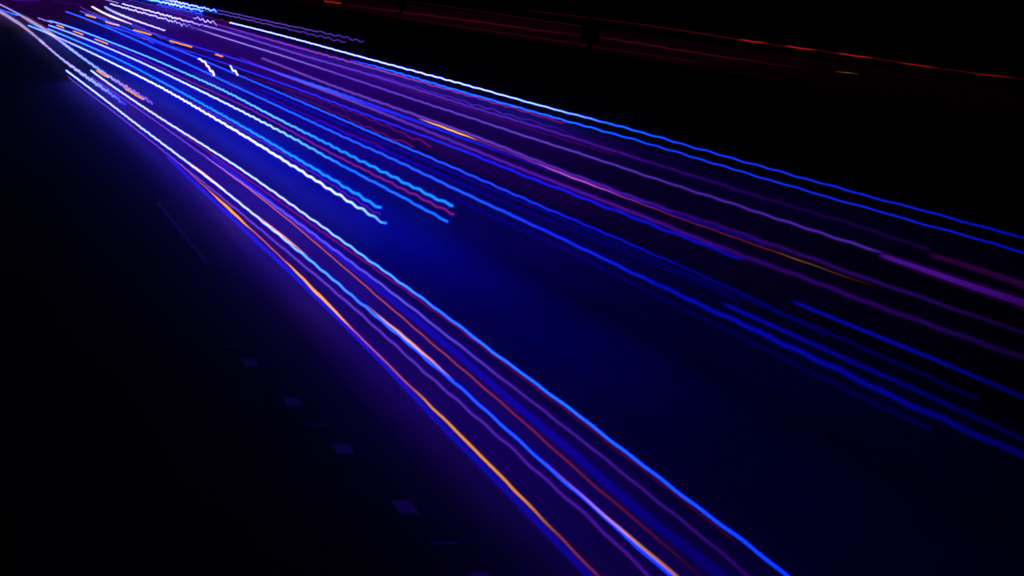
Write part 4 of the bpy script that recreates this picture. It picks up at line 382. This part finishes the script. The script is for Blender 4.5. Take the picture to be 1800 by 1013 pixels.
def sample(pts, amp, wl, ph):
    """Catmull-Rom through the points, dense enough for the ripple."""
    n = len(pts); out = []; s = 0.0
    am = amp if isinstance(amp, tuple) else (amp, amp); amp = max(am)
    tot = sum(math.hypot(pts[i+1][0]-pts[i][0], pts[i+1][1]-pts[i][1]) for i in range(n-1))
    for i in range(n-1):
        p0 = pts[max(0, i-1)]; p1 = pts[i]; p2 = pts[i+1]; p3 = pts[min(n-1, i+2)]
        L = math.hypot(p2[0]-p1[0], p2[1]-p1[1])
        D = math.sqrt(p1[0]**2+p1[1]**2+80)
        app = 2500*L*8.5/(D*D)+2500*abs(p2[0]-p1[0])/D*.3      # how long the piece looks
        k = max(2, int(min(L/(wl/8) if amp else 9, max(app*1.1, 6)))+1)
        for j in range(k+(i == n-2)):
            t = j/k; t2 = t*t; t3 = t2*t
            # chord-scaled tangents keep uneven spacing smooth
            def tan(a, b, c):
                da = math.hypot(b[0]-a[0], b[1]-a[1]) or 1e-6; db = math.hypot(c[0]-b[0], c[1]-b[1]) or 1e-6
                return [((b[q]-a[q])/da*db+(c[q]-b[q])/db*da)/(da+db) if a is not b and b is not c else (c[q]-a[q])/(da if b is c else db) for q in (0, 1)]
            m1 = tan(p0, p1, p2); m2 = tan(p1, p2, p3)
            xy = [(2*t3-3*t2+1)*p1[q]+(t3-2*t2+t)*L*m1[q]+(-2*t3+3*t2)*p2[q]+(t3-t2)*L*m2[q] for q in (0, 1)]
            rest = [p1[q]+(p2[q]-p1[q])*t for q in range(2, len(p1))]
            ss = s+L*t
            fade = min(1, .35+.65*min(1, D/60))
            amp = am[0]+(am[1]-am[0])*ss/tot
            dz = amp*(math.sin(6.2832*xy[1]/wl+ph+1.1*math.sin(xy[1]*.31+ph))*(.7+.3*math.sin(xy[1]*.17+ph))+.4*math.sin(6.2832*xy[1]/wl*.43+1.3*ph))
            out.append((xy[0], xy[1], dz, rest))
        s += L
    return out
def tube(name, pts, z, amp, wl, colour=None, parent=None, sides=6, solid=False):
    """Bright core and, round it, a wider dim shell that imitates its glow."""
    S = sample(pts, amp, wl, 1.0 if z == 1.5 else random.uniform(0, 6.28)); N = len(S)   # one vehicle's lamps bounce together
    vs = []; fs = []; cs = []
    frames = []
    for i, (x, y, dz, rest) in enumerate(S):
        a = S[max(0, i-1)]; b = S[min(N-1, i+1)]
        d = Vector((b[0]-a[0], b[1]-a[1], b[2]-a[2]))
        d = d.normalized() if d.length > 1e-9 else Vector((0, 1, 0))
        u = d.cross(Vector((0, 0, 1))).normalized(); frames.append((Vector((x, y, z+dz)), d, u, u.cross(d)))
    for scale, shell in (((1.0, 0),) if solid else ((1.0, 0), (2.2, 1))):  # outer shell: soft glow put into a wider emissive tube
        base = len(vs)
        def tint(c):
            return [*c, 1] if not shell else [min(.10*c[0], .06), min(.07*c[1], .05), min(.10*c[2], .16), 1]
        for (P, d, u, v), (x, y, dz, rest) in zip(frames, S):
            c = tint(colour or rest[1:4]); r = rest[0]*scale
            for k in range(sides):
                ang = 2*math.pi*k/sides
                vs.append(P+u*(r*math.cos(ang))+v*(r*math.sin(ang))); cs += c
        for i in range(N-1):
            for k in range(sides):
                a = base+i*sides+k; b = base+i*sides+(k+1) % sides
                fs.append((a, b, b+sides, a+sides))
        for e, sg in ((0, -1), (N-1, 1)):           # rounded ends
            P, d, u, v = frames[e]; rest = S[e][3]
            vs.append(P+d*(sg*rest[0]*scale*.8)); cs += tint(colour or rest[1:4])
            q = len(vs)-1
            for k in range(sides):
                a = base+e*sides+k; b = base+e*sides+(k+1) % sides
                fs.append((b, a, q) if e == 0 else (a, b, q))
    me = mesh(name, vs, fs)
    at = me.color_attributes.new('lamp', 'FLOAT_COLOR', 'POINT'); at.data.foreach_set('color', cs)
    for p in me.polygons: p.use_smooth = True
    return link(name, me, parent, M_AMBER if solid else M_LAMP)
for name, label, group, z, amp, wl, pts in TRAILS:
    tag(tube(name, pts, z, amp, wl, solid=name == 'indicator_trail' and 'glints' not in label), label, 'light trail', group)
for label, z, segs in INDICATORS:
    root = empty('indicator_trail', (segs[0][0][0], segs[0][0][1], 0))
    tag(root, label, 'light trail', 'flashing indicator trails')
    for s in segs:
        o = tube('flash', s, z, .015, 1.6, colour=(1.3, .36, .02), parent=root, solid=True)
        o.matrix_parent_inverse = Matrix.Translation((-segs[0][0][0], -segs[0][0][1], 0))
